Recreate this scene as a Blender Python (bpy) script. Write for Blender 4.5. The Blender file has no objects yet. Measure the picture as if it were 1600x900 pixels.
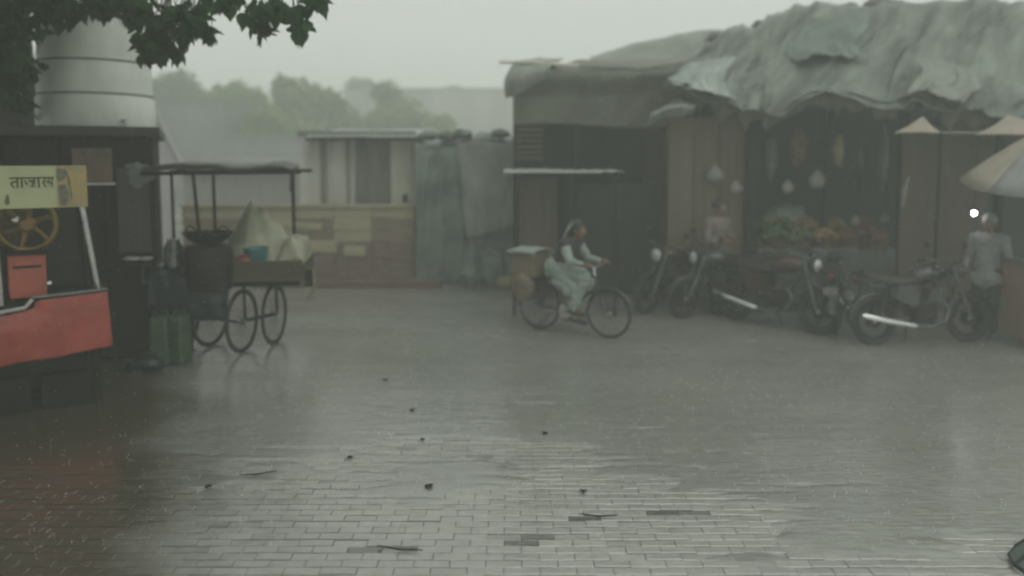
import bpy, math, random
from mathutils import Vector, Matrix, noise
R = math.radians
random.seed(7)
scene = bpy.context.scene
COL = scene.collection

# ------------------------------------------------------------------ camera
H = 2.3
FPX = 1250.0
PITCH = 5.0
SHIFT = 91.0
cam_d = bpy.data.cameras.new("camera")
cam = bpy.data.objects.new("camera", cam_d)
COL.objects.link(cam)
cam.location = (0, 0, H)
cam.rotation_euler = (R(90 - PITCH), 0, 0)
cam_d.sensor_width = 36
cam_d.lens = 36 * FPX / 1600
cam_d.shift_y = -SHIFT / 1600
cam_d.clip_end = 500
cam_d.dof.use_dof = True
cam_d.dof.focus_distance = 5.5
cam_d.dof.aperture_fstop = 0.55
scene.camera = cam

# ------------------------------------------------------------------ sky and sun
SUN_EL, SUN_ROT = 52, 150
world = bpy.data.worlds.new("World")
scene.world = world
world.use_nodes = True
nt = world.node_tree
nt.nodes.clear()
sky = nt.nodes.new("ShaderNodeTexSky")
sky.sky_type = 'NISHITA'
sky.sun_disc = False
sky.sun_elevation = R(SUN_EL)
sky.sun_rotation = R(SUN_ROT)
bwn = nt.nodes.new("ShaderNodeRGBToBW")
mixs = nt.nodes.new("ShaderNodeMix"); mixs.data_type = 'RGBA'
mixs.inputs[0].default_value = 0.90          # unbroken rain cloud over the Nishita sky
mixs.inputs[7].default_value = (4.95, 5.25, 4.85, 1)
comb = nt.nodes.new("ShaderNodeCombineColor")
bg = nt.nodes.new("ShaderNodeBackground")
bg.inputs[1].default_value = 0.125
outw = nt.nodes.new("ShaderNodeOutputWorld")
nt.links.new(sky.outputs[0], bwn.inputs[0])
for k in range(3): nt.links.new(bwn.outputs[0], comb.inputs[k])
nt.links.new(comb.outputs[0], mixs.inputs[6])
nt.links.new(mixs.outputs[2], bg.inputs[0])
nt.links.new(bg.outputs[0], outw.inputs[0])

sd = bpy.data.lights.new("sun", 'SUN')
sd.energy = 0.5; sd.angle = R(40); sd.color = (1, 0.98, 0.95)
sun = bpy.data.objects.new("sun", sd); COL.objects.link(sun)
az = R(SUN_ROT)
sdir = Vector((math.sin(az) * math.cos(R(SUN_EL)), math.cos(az) * math.cos(R(SUN_EL)), math.sin(R(SUN_EL))))
sun.rotation_euler = sdir.to_track_quat('Z', 'Y').to_euler()
sun.location = sdir * 50

scene.view_settings.view_transform = 'Standard'
scene.view_settings.look = 'None'
scene.view_settings.exposure = 0.18
scene.view_settings.gamma = 1.0
scene.cycles.volume_bounces = 3
scene.cycles.max_bounces = 6
scene.cycles.filter_width = 2.2
HAZE = 0.0155

# ------------------------------------------------------------------ helpers
_p = R(PITCH)
def ray(px, py):
    u = (px - 800) / FPX
    v = (450 - py - SHIFT) / FPX
    f = Vector((0, math.cos(_p), -math.sin(_p))); up = Vector((0, math.sin(_p), math.cos(_p)))
    return Vector((1, 0, 0)) * u + up * v + f
def P(px, py, Y):
    d = ray(px, py); return Vector((0, 0, H)) + d * (Y / d.y)
def G(px, py, z=0.0):
    d = ray(px, py); return Vector((0, 0, H)) + d * ((z - H) / d.z)

def mat(name, col, rough=0.55, metal=0.0, var=0.35, scale=4.0, bump=0.25, bscale=25.0, coat=0.0, stretch=(1, 1, 1),
        col2=None, emis=None, trans=0.0, spec=0.5, rot=None):
    m = bpy.data.materials.new(name); m.use_nodes = True
    t = m.node_tree; b = t.nodes["Principled BSDF"]
    tc = t.nodes.new("ShaderNodeTexCoord"); mp = t.nodes.new("ShaderNodeMapping")
    mp.inputs["Scale"].default_value = stretch
    if rot:
        mp0 = t.nodes.new("ShaderNodeMapping"); mp0.inputs["Rotation"].default_value = rot
        t.links.new(tc.outputs["Object"], mp0.inputs[0]); t.links.new(mp0.outputs[0], mp.inputs[0])
    else: t.links.new(tc.outputs["Object"], mp.inputs[0])
    n1 = t.nodes.new("ShaderNodeTexNoise"); n1.inputs["Scale"].default_value = scale; n1.inputs["Detail"].default_value = 5
    n1.inputs["Roughness"].default_value = 0.6
    t.links.new(mp.outputs[0], n1.inputs[0])
    rmp = t.nodes.new("ShaderNodeValToRGB")
    c2 = col2 if col2 else tuple(c * (1 - var) for c in col)
    c1 = col if col2 else tuple(min(1, c * (1 + var * 0.6)) for c in col)
    rmp.color_ramp.elements[0].position = 0.33; rmp.color_ramp.elements[1].position = 0.67
    rmp.color_ramp.elements[0].color = (*c2, 1); rmp.color_ramp.elements[1].color = (*c1, 1)
    t.links.new(n1.outputs[0], rmp.inputs[0]); t.links.new(rmp.outputs[0], b.inputs["Base Color"])
    if bump > 0:
        n2 = t.nodes.new("ShaderNodeTexNoise"); n2.inputs["Scale"].default_value = bscale; n2.inputs["Detail"].default_value = 4
        t.links.new(mp.outputs[0], n2.inputs[0])
        bp = t.nodes.new("ShaderNodeBump"); bp.inputs["Strength"].default_value = bump; bp.inputs["Distance"].default_value = 0.02
        t.links.new(n2.outputs[0], bp.inputs["Height"]); t.links.new(bp.outputs[0], b.inputs["Normal"])
    mr = t.nodes.new("ShaderNodeMapRange"); mr.inputs[3].default_value = max(0.03, rough - 0.15); mr.inputs[4].default_value = min(1, rough + 0.15)
    t.links.new(n1.outputs[0], mr.inputs[0]); t.links.new(mr.outputs[0], b.inputs["Roughness"])
    b.inputs["Metallic"].default_value = metal
    b.inputs["Coat Weight"].default_value = coat
    b.inputs["Coat Roughness"].default_value = 0.15
    b.inputs["Specular IOR Level"].default_value = spec
    if emis:
        b.inputs["Emission Color"].default_value = (*emis[0], 1); b.inputs["Emission Strength"].default_value = emis[1]
    if trans > 0:
        tr = t.nodes.new("ShaderNodeBsdfTranslucent"); t.links.new(rmp.outputs[0], tr.inputs[0])
        mx = t.nodes.new("ShaderNodeMixShader"); mx.inputs[0].default_value = trans
        t.links.new(b.outputs[0], mx.inputs[1]); t.links.new(tr.outputs[0], mx.inputs[2])
        t.links.new(mx.outputs[0], t.nodes["Material Output"].inputs[0])
    return m

M = dict(
    dark_wood=mat("dark_wood", (0.024, 0.022, 0.014), 0.7, spec=0.2, var=0.6, scale=3, stretch=(6, 6, 0.7)),
    frame_wood=mat("frame_wood", (0.015, 0.014, 0.010), 0.7, spec=0.25, var=0.4),
    kiosk_roof=mat("kiosk_roof", (0.03, 0.028, 0.022), 0.5),
    tin=mat("tin", (0.16, 0.17, 0.16), 0.35, 0.6, var=0.5, scale=6),
    steel=mat("steel", (0.5, 0.5, 0.48), 0.3, 0.9, var=0.3),
    chrome=mat("chrome", (0.85, 0.86, 0.85), 0.22, 0.85, var=0.1, bump=0),
    black=mat("black_rubber", (0.014, 0.014, 0.014), 0.5, var=0.3),
    blackpaint=mat("black_paint", (0.012, 0.013, 0.013), 0.25, coat=0.6, var=0.2, bump=0),
    maroon=mat("maroon_paint", (0.04, 0.010, 0.010), 0.25, coat=0.6, var=0.2, bump=0),
    iron=mat("dark_iron", (0.014, 0.013, 0.012), 0.6, 0.1, spec=0.3, var=0.5),
    tank=mat("tank_plastic", (0.70, 0.72, 0.67), 0.45, var=0.22, scale=2.2, stretch=(1, 1, 0.35), bump=0.1),
    tank_dirt=mat("tank_seam", (0.13, 0.14, 0.12), 0.6),
    red=mat("red_sheet", (0.40, 0.075, 0.055), 0.4, var=0.3, scale=3, coat=0.2, bump=0.3, bscale=9),
    redbox=mat("orange_red_paint", (0.44, 0.095, 0.055), 0.4, var=0.25, coat=0.3),
    sign_cream=mat("sign_cream", (0.50, 0.53, 0.30), 0.45, var=0.14, scale=2.5, bump=0.08),
    sign_brown=mat("sign_picture", (0.47, 0.33, 0.13), 0.45, var=0.3, scale=9, bump=0.08, col2=(0.30, 0.25, 0.14)),
    ink=mat("sign_ink", (0.15, 0.16, 0.095), 0.6, bump=0, var=0.3),
    ink_soft=mat("sign_ink_faded", (0.26, 0.25, 0.17), 0.6, bump=0, var=0.3),
    picture=mat("sign_figure", (0.17, 0.17, 0.11), 0.6, bump=0, var=0.5, scale=20),
    brass=mat("brass_wheel", (0.22, 0.15, 0.055), 0.35, 0.6, var=0.4, scale=8),
    poster=mat("poster", (0.20, 0.12, 0.09), 0.5, var=0.5, scale=7, col2=(0.08, 0.07, 0.06)),
    pale_cloth=mat("pale_cloth", (0.50, 0.52, 0.48), 0.7, var=0.2, scale=6),
    cream_sheet=mat("cream_polythene", (0.50, 0.50, 0.37), 0.35, var=0.2, scale=5, trans=0.3, bump=0.4, bscale=10),
    canopy=mat("cart_canopy", (0.05, 0.052, 0.04), 0.5, var=0.4),
    cart_wood=mat("cart_wood", (0.06, 0.055, 0.035), 0.6, var=0.4, scale=5, stretch=(0.6, 5, 5)),
    teal=mat("teal_plastic", (0.06, 0.20, 0.22), 0.35, coat=0.3, var=0.15),
    redtub=mat("red_plastic", (0.20, 0.05, 0.042), 0.4, coat=0.3, var=0.2),
    green_can=mat("green_plastic", (0.05, 0.09, 0.05), 0.4, coat=0.2, var=0.3),
    navy=mat("navy_sheet", (0.018, 0.028, 0.035), 0.35, var=0.5, bscale=8, bump=0.5),
    bark=mat("bark", (0.03, 0.027, 0.02), 0.8, var=0.5, scale=8, stretch=(1, 1, 0.3), bump=0.8),
    leaf=mat("leaf", (0.038, 0.105, 0.024), 0.6, var=0.5, scale=3, bump=0.1, trans=0.35, spec=0.25),
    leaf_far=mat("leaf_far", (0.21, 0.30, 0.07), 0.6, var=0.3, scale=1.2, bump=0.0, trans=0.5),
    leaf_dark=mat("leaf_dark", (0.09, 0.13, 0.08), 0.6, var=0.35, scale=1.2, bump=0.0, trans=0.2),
    grey_wall=mat("grey_wall", (0.20, 0.215, 0.20), 0.8, var=0.25, scale=0.7, stretch=(1, 1, 0.5)),
    grey_wall2=mat("grey_wall_warm", (0.44, 0.43, 0.41), 0.8, var=0.2, scale=0.6, stretch=(1, 1, 0.4)),
    lilac=mat("pale_lilac_wall", (0.40, 0.385, 0.40), 0.8, var=0.15, scale=1.5),
    plaster=mat("pale_plaster", (0.62, 0.60, 0.55), 0.8, var=0.3, scale=1.6, stretch=(1.5, 1.5, 0.35)),
    plaster_y=mat("yellowed_plaster", (0.66, 0.63, 0.52), 0.8, var=0.25, scale=1.6, stretch=(1.5, 1.5, 0.4)),
    door=mat("grey_door", (0.24, 0.235, 0.215), 0.6, var=0.4, stretch=(5, 5, 0.5)),
    yellow_board=mat("yellow_board", (0.42, 0.375, 0.25), 0.6, var=0.25, stretch=(0.5, 1, 4)),
    brown_board=mat("brown_board", (0.25, 0.19, 0.145), 0.6, var=0.4, stretch=(0.5, 1, 4)),
    redbrown=mat("redbrown_board", (0.20, 0.135, 0.12), 0.6, var=0.4),
    roof_pale=mat("pale_roof_sheet", (0.40, 0.43, 0.41), 0.35, 0.1, var=0.3, scale=3),
    tarp=mat("worn_tarpaulin", (0.22, 0.255, 0.22), 0.42, var=0.4, scale=1.5, stretch=(0.35, 0.8, 2.2), col2=(0.04, 0.05, 0.04), rot=(0, R(48), 0),
             bump=0.8, bscale=5, coat=0.1),
    roof_skin=mat("pale_plastic_sheet", (0.36, 0.41, 0.37), 0.35, var=0.3, scale=2, stretch=(0.4, 0.8, 2), rot=(0, R(48), 0), bump=0.5, bscale=6, col2=(0.16, 0.19, 0.165)),
    tarp_dk=mat("dark_tarpaulin", (0.13, 0.135, 0.11), 0.5, var=0.4, scale=1.2, bump=0.6, bscale=6),
    tarp_grey=mat("grey_tarpaulin", (0.24, 0.26, 0.23), 0.5, var=0.3, scale=1.5, bump=0.6, bscale=6),
    tarp_green=mat("green_tarpaulin", (0.17, 0.22, 0.19), 0.45, var=0.5, scale=1.6, bump=0.8, bscale=5, col2=(0.075, 0.10, 0.085)),
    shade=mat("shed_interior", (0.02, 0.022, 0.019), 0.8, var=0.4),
    ply=mat("plywood", (0.13, 0.105, 0.075), 0.6, var=0.3, scale=1.5, stretch=(3, 3, 0.4)),
    tan=mat("tan_curtain", (0.10, 0.08, 0.06), 0.7, var=0.3, stretch=(6, 6, 0.4)),
    beige=mat("beige_cloth", (0.47, 0.42, 0.35), 0.6, var=0.14, scale=4, trans=0.25),
    beige_grey=mat("grey_umbrella_panel", (0.36, 0.36, 0.36), 0.6, var=0.2, trans=0.2),
    counter=mat("counter_cloth", (0.07, 0.09, 0.075), 0.6, var=0.4, scale=3, stretch=(3, 3, 0.6)),
    orange=mat("orange_fruit", (0.24, 0.14, 0.055), 0.4, var=0.3, scale=20),
    redfruit=mat("red_fruit", (0.14, 0.05, 0.035), 0.35, var=0.4, scale=20),
    greenfruit=mat("green_fruit", (0.075, 0.115, 0.045), 0.4, var=0.4, scale=20),
    basket=mat("basket_cane", (0.16, 0.11, 0.06), 0.7, var=0.4, scale=20),
    bag=mat("white_bag", (0.26, 0.26, 0.24), 0.5, var=0.2, trans=0.2),
    bulb=mat("lit_bulb", (1, 1, 1), 0.4, bump=0, emis=((1, 1, 0.97), 30.0)),
    skin=mat("skin", (0.17, 0.095, 0.06), 0.5, var=0.15, bump=0.1),
    hair=mat("hair", (0.012, 0.010, 0.009), 0.5, var=0.3),
    cloth_pale=mat("pale_cotton", (0.27, 0.32, 0.285), 0.7, var=0.18, scale=6, bump=0.5, bscale=14),
    cloth_dark=mat("dark_green_cotton", (0.02, 0.028, 0.022), 0.7, var=0.3, bump=0.4),
    cloth_pink=mat("dusty_pink_cotton", (0.17, 0.14, 0.13), 0.7, var=0.2, bump=0.4),
    cloth_white=mat("white_cotton", (0.25, 0.25, 0.255), 0.7, var=0.15, bump=0.4),
    shoe=mat("shoe", (0.015, 0.014, 0.013), 0.4),
    cardboard=mat("cardboard", (0.17, 0.13, 0.09), 0.7, var=0.3),
    redpanel=mat("pinkish_panel", (0.20, 0.165, 0.135), 0.6, var=0.3, scale=3, col2=(0.26, 0.13, 0.11)),
    glass=mat("lamp_glass", (0.55, 0.57, 0.55), 0.15, 0.3, bump=0, var=0.1),
    redlens=mat("red_lens", (0.12, 0.015, 0.015), 0.2, bump=0),
    seat=mat("seat_vinyl", (0.03, 0.022, 0.02), 0.35, coat=0.3),
    droplet=mat("splash_water", (0.75, 0.78, 0.76), 0.1, bump=0, var=0.05),
    brickred=mat("brick_kerb", (0.15, 0.09, 0.07), 0.6, var=0.4),
    umb=mat("grey_green_umbrella", (0.10, 0.13, 0.12), 0.4, var=0.2),
    sack=mat("jute_sack", (0.26, 0.23, 0.14), 0.8, var=0.3, scale=8),
)

def ofs(o):
    v = Vector((0, 0, 0))
    while o is not None:
        v += o.location; o = o.parent
    return v

class MB:
    def __init__(s): s.v = []; s.f = []
    def add(s, vs, fs):
        k = len(s.v); s.v += [Vector(a) for a in vs]; s.f += [tuple(i + k for i in f) for f in fs]; return s
    def box(s, c, d, rot=None, top=(1, 1)):
        x, y, z = d[0] / 2, d[1] / 2, d[2] / 2
        vs = [(-x, -y, -z), (x, -y, -z), (x, y, -z), (-x, y, -z),
              (-x * top[0], -y * top[1], z), (x * top[0], -y * top[1], z), (x * top[0], y * top[1], z), (-x * top[0], y * top[1], z)]
        m = Matrix.Identity(3) if rot is None else rot
        return s.add([m @ Vector(a) + Vector(c) for a in vs],
                     [(0, 3, 2, 1), (4, 5, 6, 7), (0, 1, 5, 4), (1, 2, 6, 5), (2, 3, 7, 6), (3, 0, 4, 7)])
    def tube(s, pts, r, n=8, closed=False, cap=True):
        pts = [Vector(p) for p in pts]; N = len(pts)
        rs = r if isinstance(r, (list, tuple)) else [r] * N
        vs = []; prev = None
        for i, p in enumerate(pts):
            a = pts[(i - 1) % N] if (closed or i > 0) else p
            b = pts[(i + 1) % N] if (closed or i < N - 1) else p
            t = (b - a).normalized() if (b - a).length > 1e-9 else Vector((0, 0, 1))
            if prev is None:
                q = Vector((0, 0, 1)) if abs(t.z) < 0.9 else Vector((1, 0, 0))
                u = t.cross(q).normalized()
            else:
                u = (prev - t * prev.dot(t)).normalized()
            prev = u; w = t.cross(u)
            for k in range(n):
                g = 2 * math.pi * k / n
                vs.append(p + (u * math.cos(g) + w * math.sin(g)) * rs[i])
        fs = []
        for i in range(N if closed else N - 1):
            j = (i + 1) % N
            for k in range(n):
                l = (k + 1) % n
                fs.append((i * n + k, i * n + l, j * n + l, j * n + k))
        if cap and not closed:
            fs.append(tuple(range(n - 1, -1, -1))); fs.append(tuple((N - 1) * n + k for k in range(n)))
        return s.add(vs, fs)
    def lathe(s, prof, c=(0, 0, 0), n=24, axis='Z', sx=1.0, sy=1.0):
        vs = []; c = Vector(c)
        for (r, z) in prof:
            for k in range(n):
                g = 2 * math.pi * k / n
                a = Vector((r * math.cos(g) * sx, r * math.sin(g) * sy, z))
                if axis == 'Y': a = Vector((a.x, a.z, a.y))
                if axis == 'X': a = Vector((a.z, a.x, a.y))
                vs.append(a + c)
        fs = []
        for i in range(len(prof) - 1):
            for k in range(n):
                l = (k + 1) % n
                fs.append((i * n + k, i * n + l, (i + 1) * n + l, (i + 1) * n + k))
        fs.append(tuple(range(n - 1, -1, -1))); fs.append(tuple((len(prof) - 1) * n + k for k in range(n)))
        return s.add(vs, fs)
    def ball(s, c, r, n=10, m=6, sc=(1, 1, 1), jit=0.0):
        prof = []
        for i in range(m + 1):
            a = math.pi * i / m
            prof.append((max(1e-4, r * math.sin(a)), -r * math.cos(a)))
        k = len(s.v); s.lathe(prof, (0, 0, 0), n)
        c = Vector(c)
        for i in range(k, len(s.v)):
            q = s.v[i]
            if jit: q = q * (1 + jit * noise.noise(q * (2.5 / r) + c * 3.1))
            s.v[i] = Vector((q.x * sc[0], q.y * sc[1], q.z * sc[2])) + c
        return s
    def prism(s, poly, y0, y1):     # polygon in XZ pushed through Y
        n = len(poly)
        vs = [(a, y0, b) for a, b in poly] + [(a, y1, b) for a, b in poly]
        fs = [tuple(range(n)), tuple(range(2 * n - 1, n - 1, -1))]
        for i in range(n):
            j = (i + 1) % n; fs.append((i, i + n, j + n, j))
        return s.add(vs, fs)
    def capsule(s, a, b, ra, rb, n=10):
        a = Vector(a); b = Vector(b); d = (b - a); L = d.length
        if L < 1e-6: return s.ball(a, ra, n)
        t = d / L; pts = []; rs = []
        for k in range(4, 0, -1):
            g = math.pi / 2 * k / 4.3; pts.append(a - t * ra * math.sin(g)); rs.append(ra * math.cos(g))
        pts.append(a); rs.append(ra); pts.append(b); rs.append(rb)
        for k in range(1, 5):
            g = math.pi / 2 * k / 4.3; pts.append(b + t * rb * math.sin(g)); rs.append(rb * math.cos(g))
        return s.tube(pts, rs, n)
    def mesh(s, name, m, smooth=True):
        me = bpy.data.meshes.new(name)
        me.from_pydata([tuple(a) for a in s.v], [], s.f); me.update()
        if m is not None: me.materials.append(m)
        if smooth:
            me.polygons.foreach_set("use_smooth", [True] * len(me.polygons))
            try: me.set_sharp_from_angle(angle=R(38))
            except Exception: pass
        return me
    def build(s, name, m, parent=None, local=False, smooth=True, solid=0.0, remesh=0.0, bevel=0.0, wrinkle=0.0):
        if not local and parent is not None:
            o_ = ofs(parent); s.v = [a - o_ for a in s.v]
        me = s.mesh(name, m, smooth)
        o = bpy.data.objects.new(name, me); COL.objects.link(o)
        if parent is not None: o.parent = parent
        if remesh:
            r = o.modifiers.new("remesh", 'REMESH'); r.mode = 'VOXEL'; r.voxel_size = remesh; r.use_smooth_shade = True
            q = o.modifiers.new("smooth", 'SMOOTH'); q.iterations = 3; q.factor = 0.5
        if wrinkle:
            tx = bpy.data.textures.get("creases") or bpy.data.textures.new("creases", 'CLOUDS')
            tx.noise_scale = .09; tx.noise_depth = 2; tx.noise_type = 'HARD_NOISE'
            q = o.modifiers.new("wrinkles", 'DISPLACE'); q.texture = tx; q.strength = wrinkle; q.mid_level = .35
        if bevel:
            b_ = o.modifiers.new("bevel", 'BEVEL'); b_.width = bevel; b_.segments = 2; b_.limit_method = 'ANGLE'; b_.angle_limit = R(40)
        if solid:
            q = o.modifiers.new("thickness", 'SOLIDIFY'); q.thickness = solid; q.offset = 0
        return o

def tag(o, label=None, cat=None, group=None, kind=None):
    if label: o['label'] = label
    if cat: o['category'] = cat
    if group: o['group'] = group
    if kind: o['kind'] = kind
    return o
def thing(name, label, cat, loc=(0, 0, 0), rz=0.0, group=None):
    o = bpy.data.objects.new(name, None); COL.objects.link(o)
    o.empty_display_size = 0.1
    o.location = loc; o.rotation_euler = (0, 0, rz)
    return tag(o, label, cat, group)
KIDS = {}
def copy_tree(o, parent=None):
    c = o.copy(); COL.objects.link(c); c.parent = parent
    for ch in list(o.children): copy_tree(ch, c)
    return c
def piece(name, me, parent, loc, rot=(0, 0, 0), sc=(1, 1, 1)):
    o = bpy.data.objects.new(name, me); COL.objects.link(o)
    o.parent = parent; o.location = loc; o.rotation_euler = rot; o.scale = sc
    return o
def unit_box(name, m, bev=0.04):
    b = MB(); b.box((0, 0, 0), (1, 1, 1)); return b.mesh(name, m, smooth=False)

def cr(p0, p1, p2, p3, t):
    return 0.5 * ((2 * p1) + (p2 - p0) * t + (2 * p0 - 5 * p1 + 4 * p2 - p3) * t * t + (3 * p1 - p0 - 3 * p2 + p3) * t ** 3)
def spline(pts, t):
    n = len(pts) - 1; x = min(max(t, 0), 1) * n; i = min(int(x), n - 1); f = x - i
    g = lambda k: pts[min(max(k, 0), n)]
    return cr(g(i - 1), g(i), g(i + 1), g(i + 2), f)
def drape(rows, nu, nv, amp=0.05, freq=1.5, skew=(1, 0.3, 0.3), fold=0.0, ffreq=6.0, fskew=0.6, seed=0.0, creases=0, cw=(.006, .02), ca=.08, cdir=(.5, 1.1)):
    """rows of control points -> wrinkled sheet"""
    b = MB(); vs = []
    for j in range(nv + 1):
        tv = j / nv
        for i in range(nu + 1):
            tu = i / nu
            vs.append(spline([spline(r, tu) for r in rows], tv))
    rc = random.Random(int(seed * 100) + 5); CR = []
    for k in range(creases):
        a = rc.uniform(*cdir); CR.append((rc.uniform(-.05, 1.05), rc.uniform(-.1, 1.1), math.cos(a) * .22, math.sin(a), rc.uniform(.15, .6), rc.uniform(*cw), rc.choice((1, 1, -.7)) * rc.uniform(.3, 1) * ca))
    idx = lambda i, j: j * (nu + 1) + i
    out = []
    for j in range(nv + 1):
        for i in range(nu + 1):
            a = vs[idx(max(i - 1, 0), j)]; c = vs[idx(min(i + 1, nu), j)]
            d = vs[idx(i, max(j - 1, 0))]; e = vs[idx(i, min(j + 1, nv))]
            nrm = (c - a).cross(e - d)
            if nrm.length > 1e-9: nrm.normalize()
            p = vs[idx(i, j)]
            q = Vector((p.x * skew[0], p.y * skew[1], p.z * skew[2])) * freq + Vector((seed, seed, 0))
            h = amp * noise.fractal(q, 1.0, 2.0, 3)
            s_ = i / nu - fskew * j / nv
            w = noise.noise(Vector((s_ * ffreq * 2, j / nv * 1.6 + seed, seed)))
            w2 = noise.noise(Vector((s_ * ffreq * 5, j / nv * 3 + seed, 3 + seed)))
            h += fold * ((1 - abs(w) * 2.2) + 0.45 * (1 - abs(w2) * 2))
            U, V_ = i / nu, j / nv
            for (cu, cv, dx, dy, cl, w_, am) in CR:
                L2 = dx * dx + dy * dy; t = ((U - cu) * dx + (V_ - cv) * dy) / L2
                if abs(t) > cl * 1.6: continue
                du = (U - cu - t * dx); dv = (V_ - cv - t * dy) * .25
                dd = math.sqrt(du * du + dv * dv)
                if dd < w_ * 4: h += am * math.exp(-dd / w_) * math.exp(-(t / cl) ** 2 * 2)
            out.append(p + nrm * h)
    fs = [(idx(i, j), idx(i + 1, j), idx(i + 1, j + 1), idx(i, j + 1)) for j in range(nv) for i in range(nu)]
    return b.add(out, fs)

# ------------------------------------------------------------------ ground
def ground_material(name, col, col2, course=True):
    m = bpy.data.materials.new(name); m.use_nodes = True
    t = m.node_tree; b = t.nodes["Principled BSDF"]
    tc = t.nodes.new("ShaderNodeTexCoord")
    gmt = t.nodes.new("ShaderNodeNewGeometry")
    def nz(scale, st, det=5):
        mp = t.nodes.new("ShaderNodeMapping"); mp.inputs["Scale"].default_value = st
        t.links.new(gmt.outputs["Position"], mp.inputs[0])
        n = t.nodes.new("ShaderNodeTexNoise"); n.inputs["Scale"].default_value = scale; n.inputs["Detail"].default_value = det
        n.inputs["Roughness"].default_value = 0.62
        t.links.new(mp.outputs[0], n.inputs[0]); return n
    big = nz(0.7, (0.6, 1.0, 1)); fine = nz(9, (1, 1, 1)); wet = nz(0.55, (0.5, 1.1, 1), 6)
    r = t.nodes.new("ShaderNodeValToRGB")
    r.color_ramp.elements[0].position = 0.36; r.color_ramp.elements[1].position = 0.64
    r.color_ramp.elements[0].color = (*col2, 1); r.color_ramp.elements[1].color = (*col, 1)
    mx = t.nodes.new("ShaderNodeMath"); mx.operation = 'MULTIPLY_ADD'; mx.inputs[1].default_value = 0.45
    t.links.new(fine.outputs[0], mx.inputs[0])
    m2 = t.nodes.new("ShaderNodeMath"); m2.operation = 'MULTIPLY'; m2.inputs[1].default_value = 0.55
    t.links.new(big.outputs[0], m2.inputs[0]); t.links.new(m2.outputs[0], mx.inputs[2])
    t.links.new(mx.outputs[0], r.inputs[0])
    # shade and dark reflection of stall and tree, painted in as a brown tint
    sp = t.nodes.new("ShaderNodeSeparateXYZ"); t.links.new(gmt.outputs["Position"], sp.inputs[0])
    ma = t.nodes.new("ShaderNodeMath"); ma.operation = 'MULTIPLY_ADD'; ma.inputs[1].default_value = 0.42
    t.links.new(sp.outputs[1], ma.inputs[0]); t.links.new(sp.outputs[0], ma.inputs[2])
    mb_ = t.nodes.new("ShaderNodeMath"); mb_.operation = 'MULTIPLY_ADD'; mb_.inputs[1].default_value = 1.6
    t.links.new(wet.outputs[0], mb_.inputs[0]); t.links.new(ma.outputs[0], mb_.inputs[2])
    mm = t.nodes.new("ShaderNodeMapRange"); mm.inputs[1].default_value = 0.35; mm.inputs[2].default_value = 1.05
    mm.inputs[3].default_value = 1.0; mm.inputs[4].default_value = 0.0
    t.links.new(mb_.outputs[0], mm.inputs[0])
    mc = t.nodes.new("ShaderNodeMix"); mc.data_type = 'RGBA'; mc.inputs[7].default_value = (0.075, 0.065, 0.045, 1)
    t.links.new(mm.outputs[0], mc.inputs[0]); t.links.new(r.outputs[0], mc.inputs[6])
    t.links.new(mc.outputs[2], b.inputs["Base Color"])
    wr = t.nodes.new("ShaderNodeMapRange"); wr.inputs[1].default_value = 0.35; wr.inputs[2].default_value = 0.65
    wr.inputs[3].default_value = 0.12; wr.inputs[4].default_value = 0.32
    t.links.new(wet.outputs[0], wr.inputs[0]); t.links.new(wr.outputs[0], b.inputs["Roughness"])
    rp = nz(16, (0.5, 1.3, 1), 3); rp2 = nz(3.0, (0.4, 1.6, 1), 3)
    ad = t.nodes.new("ShaderNodeMath"); ad.operation = 'MULTIPLY_ADD'; ad.inputs[1].default_value = 1.5
    t.links.new(rp2.outputs[0], ad.inputs[0]); t.links.new(rp.outputs[0], ad.inputs[2])
    bp = t.nodes.new("ShaderNodeBump"); bp.inputs["Strength"].default_value = 0.4; bp.inputs["Distance"].default_value = 0.012
    t.links.new(ad.outputs[0], bp.inputs["Height"])
    nrm = bp
    if course:
        br = t.nodes.new("ShaderNodeTexBrick")
        br.inputs["Scale"].default_value = 1.0; br.inputs["Brick Width"].default_value = 0.206; br.inputs["Row Height"].default_value = 0.106
        br.inputs["Mortar Size"].default_value = 0.005; br.inputs["Mortar Smooth"].default_value = 0.3
        t.links.new(gmt.outputs["Position"], br.inputs["Vector"])
        b2 = t.nodes.new("ShaderNodeBump"); b2.inputs["Strength"].default_value = 0.4; b2.inputs["Distance"].default_value = 0.006; b2.invert = True
        t.links.new(br.outputs["Fac"], b2.inputs["Height"]); t.links.new(bp.outputs[0], b2.inputs["Normal"]); nrm = b2
    t.links.new(nrm.outputs[0], b.inputs["Normal"])
    b.inputs["IOR"].default_value = 2.4
    return m
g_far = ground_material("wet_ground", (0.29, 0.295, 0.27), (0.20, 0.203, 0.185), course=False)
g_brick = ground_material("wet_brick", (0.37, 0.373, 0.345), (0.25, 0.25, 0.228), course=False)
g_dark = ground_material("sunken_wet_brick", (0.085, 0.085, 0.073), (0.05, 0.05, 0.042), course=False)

PAVE_Y0, PAVE_Y1 = 3.6, 9.0
b = MB()
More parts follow.
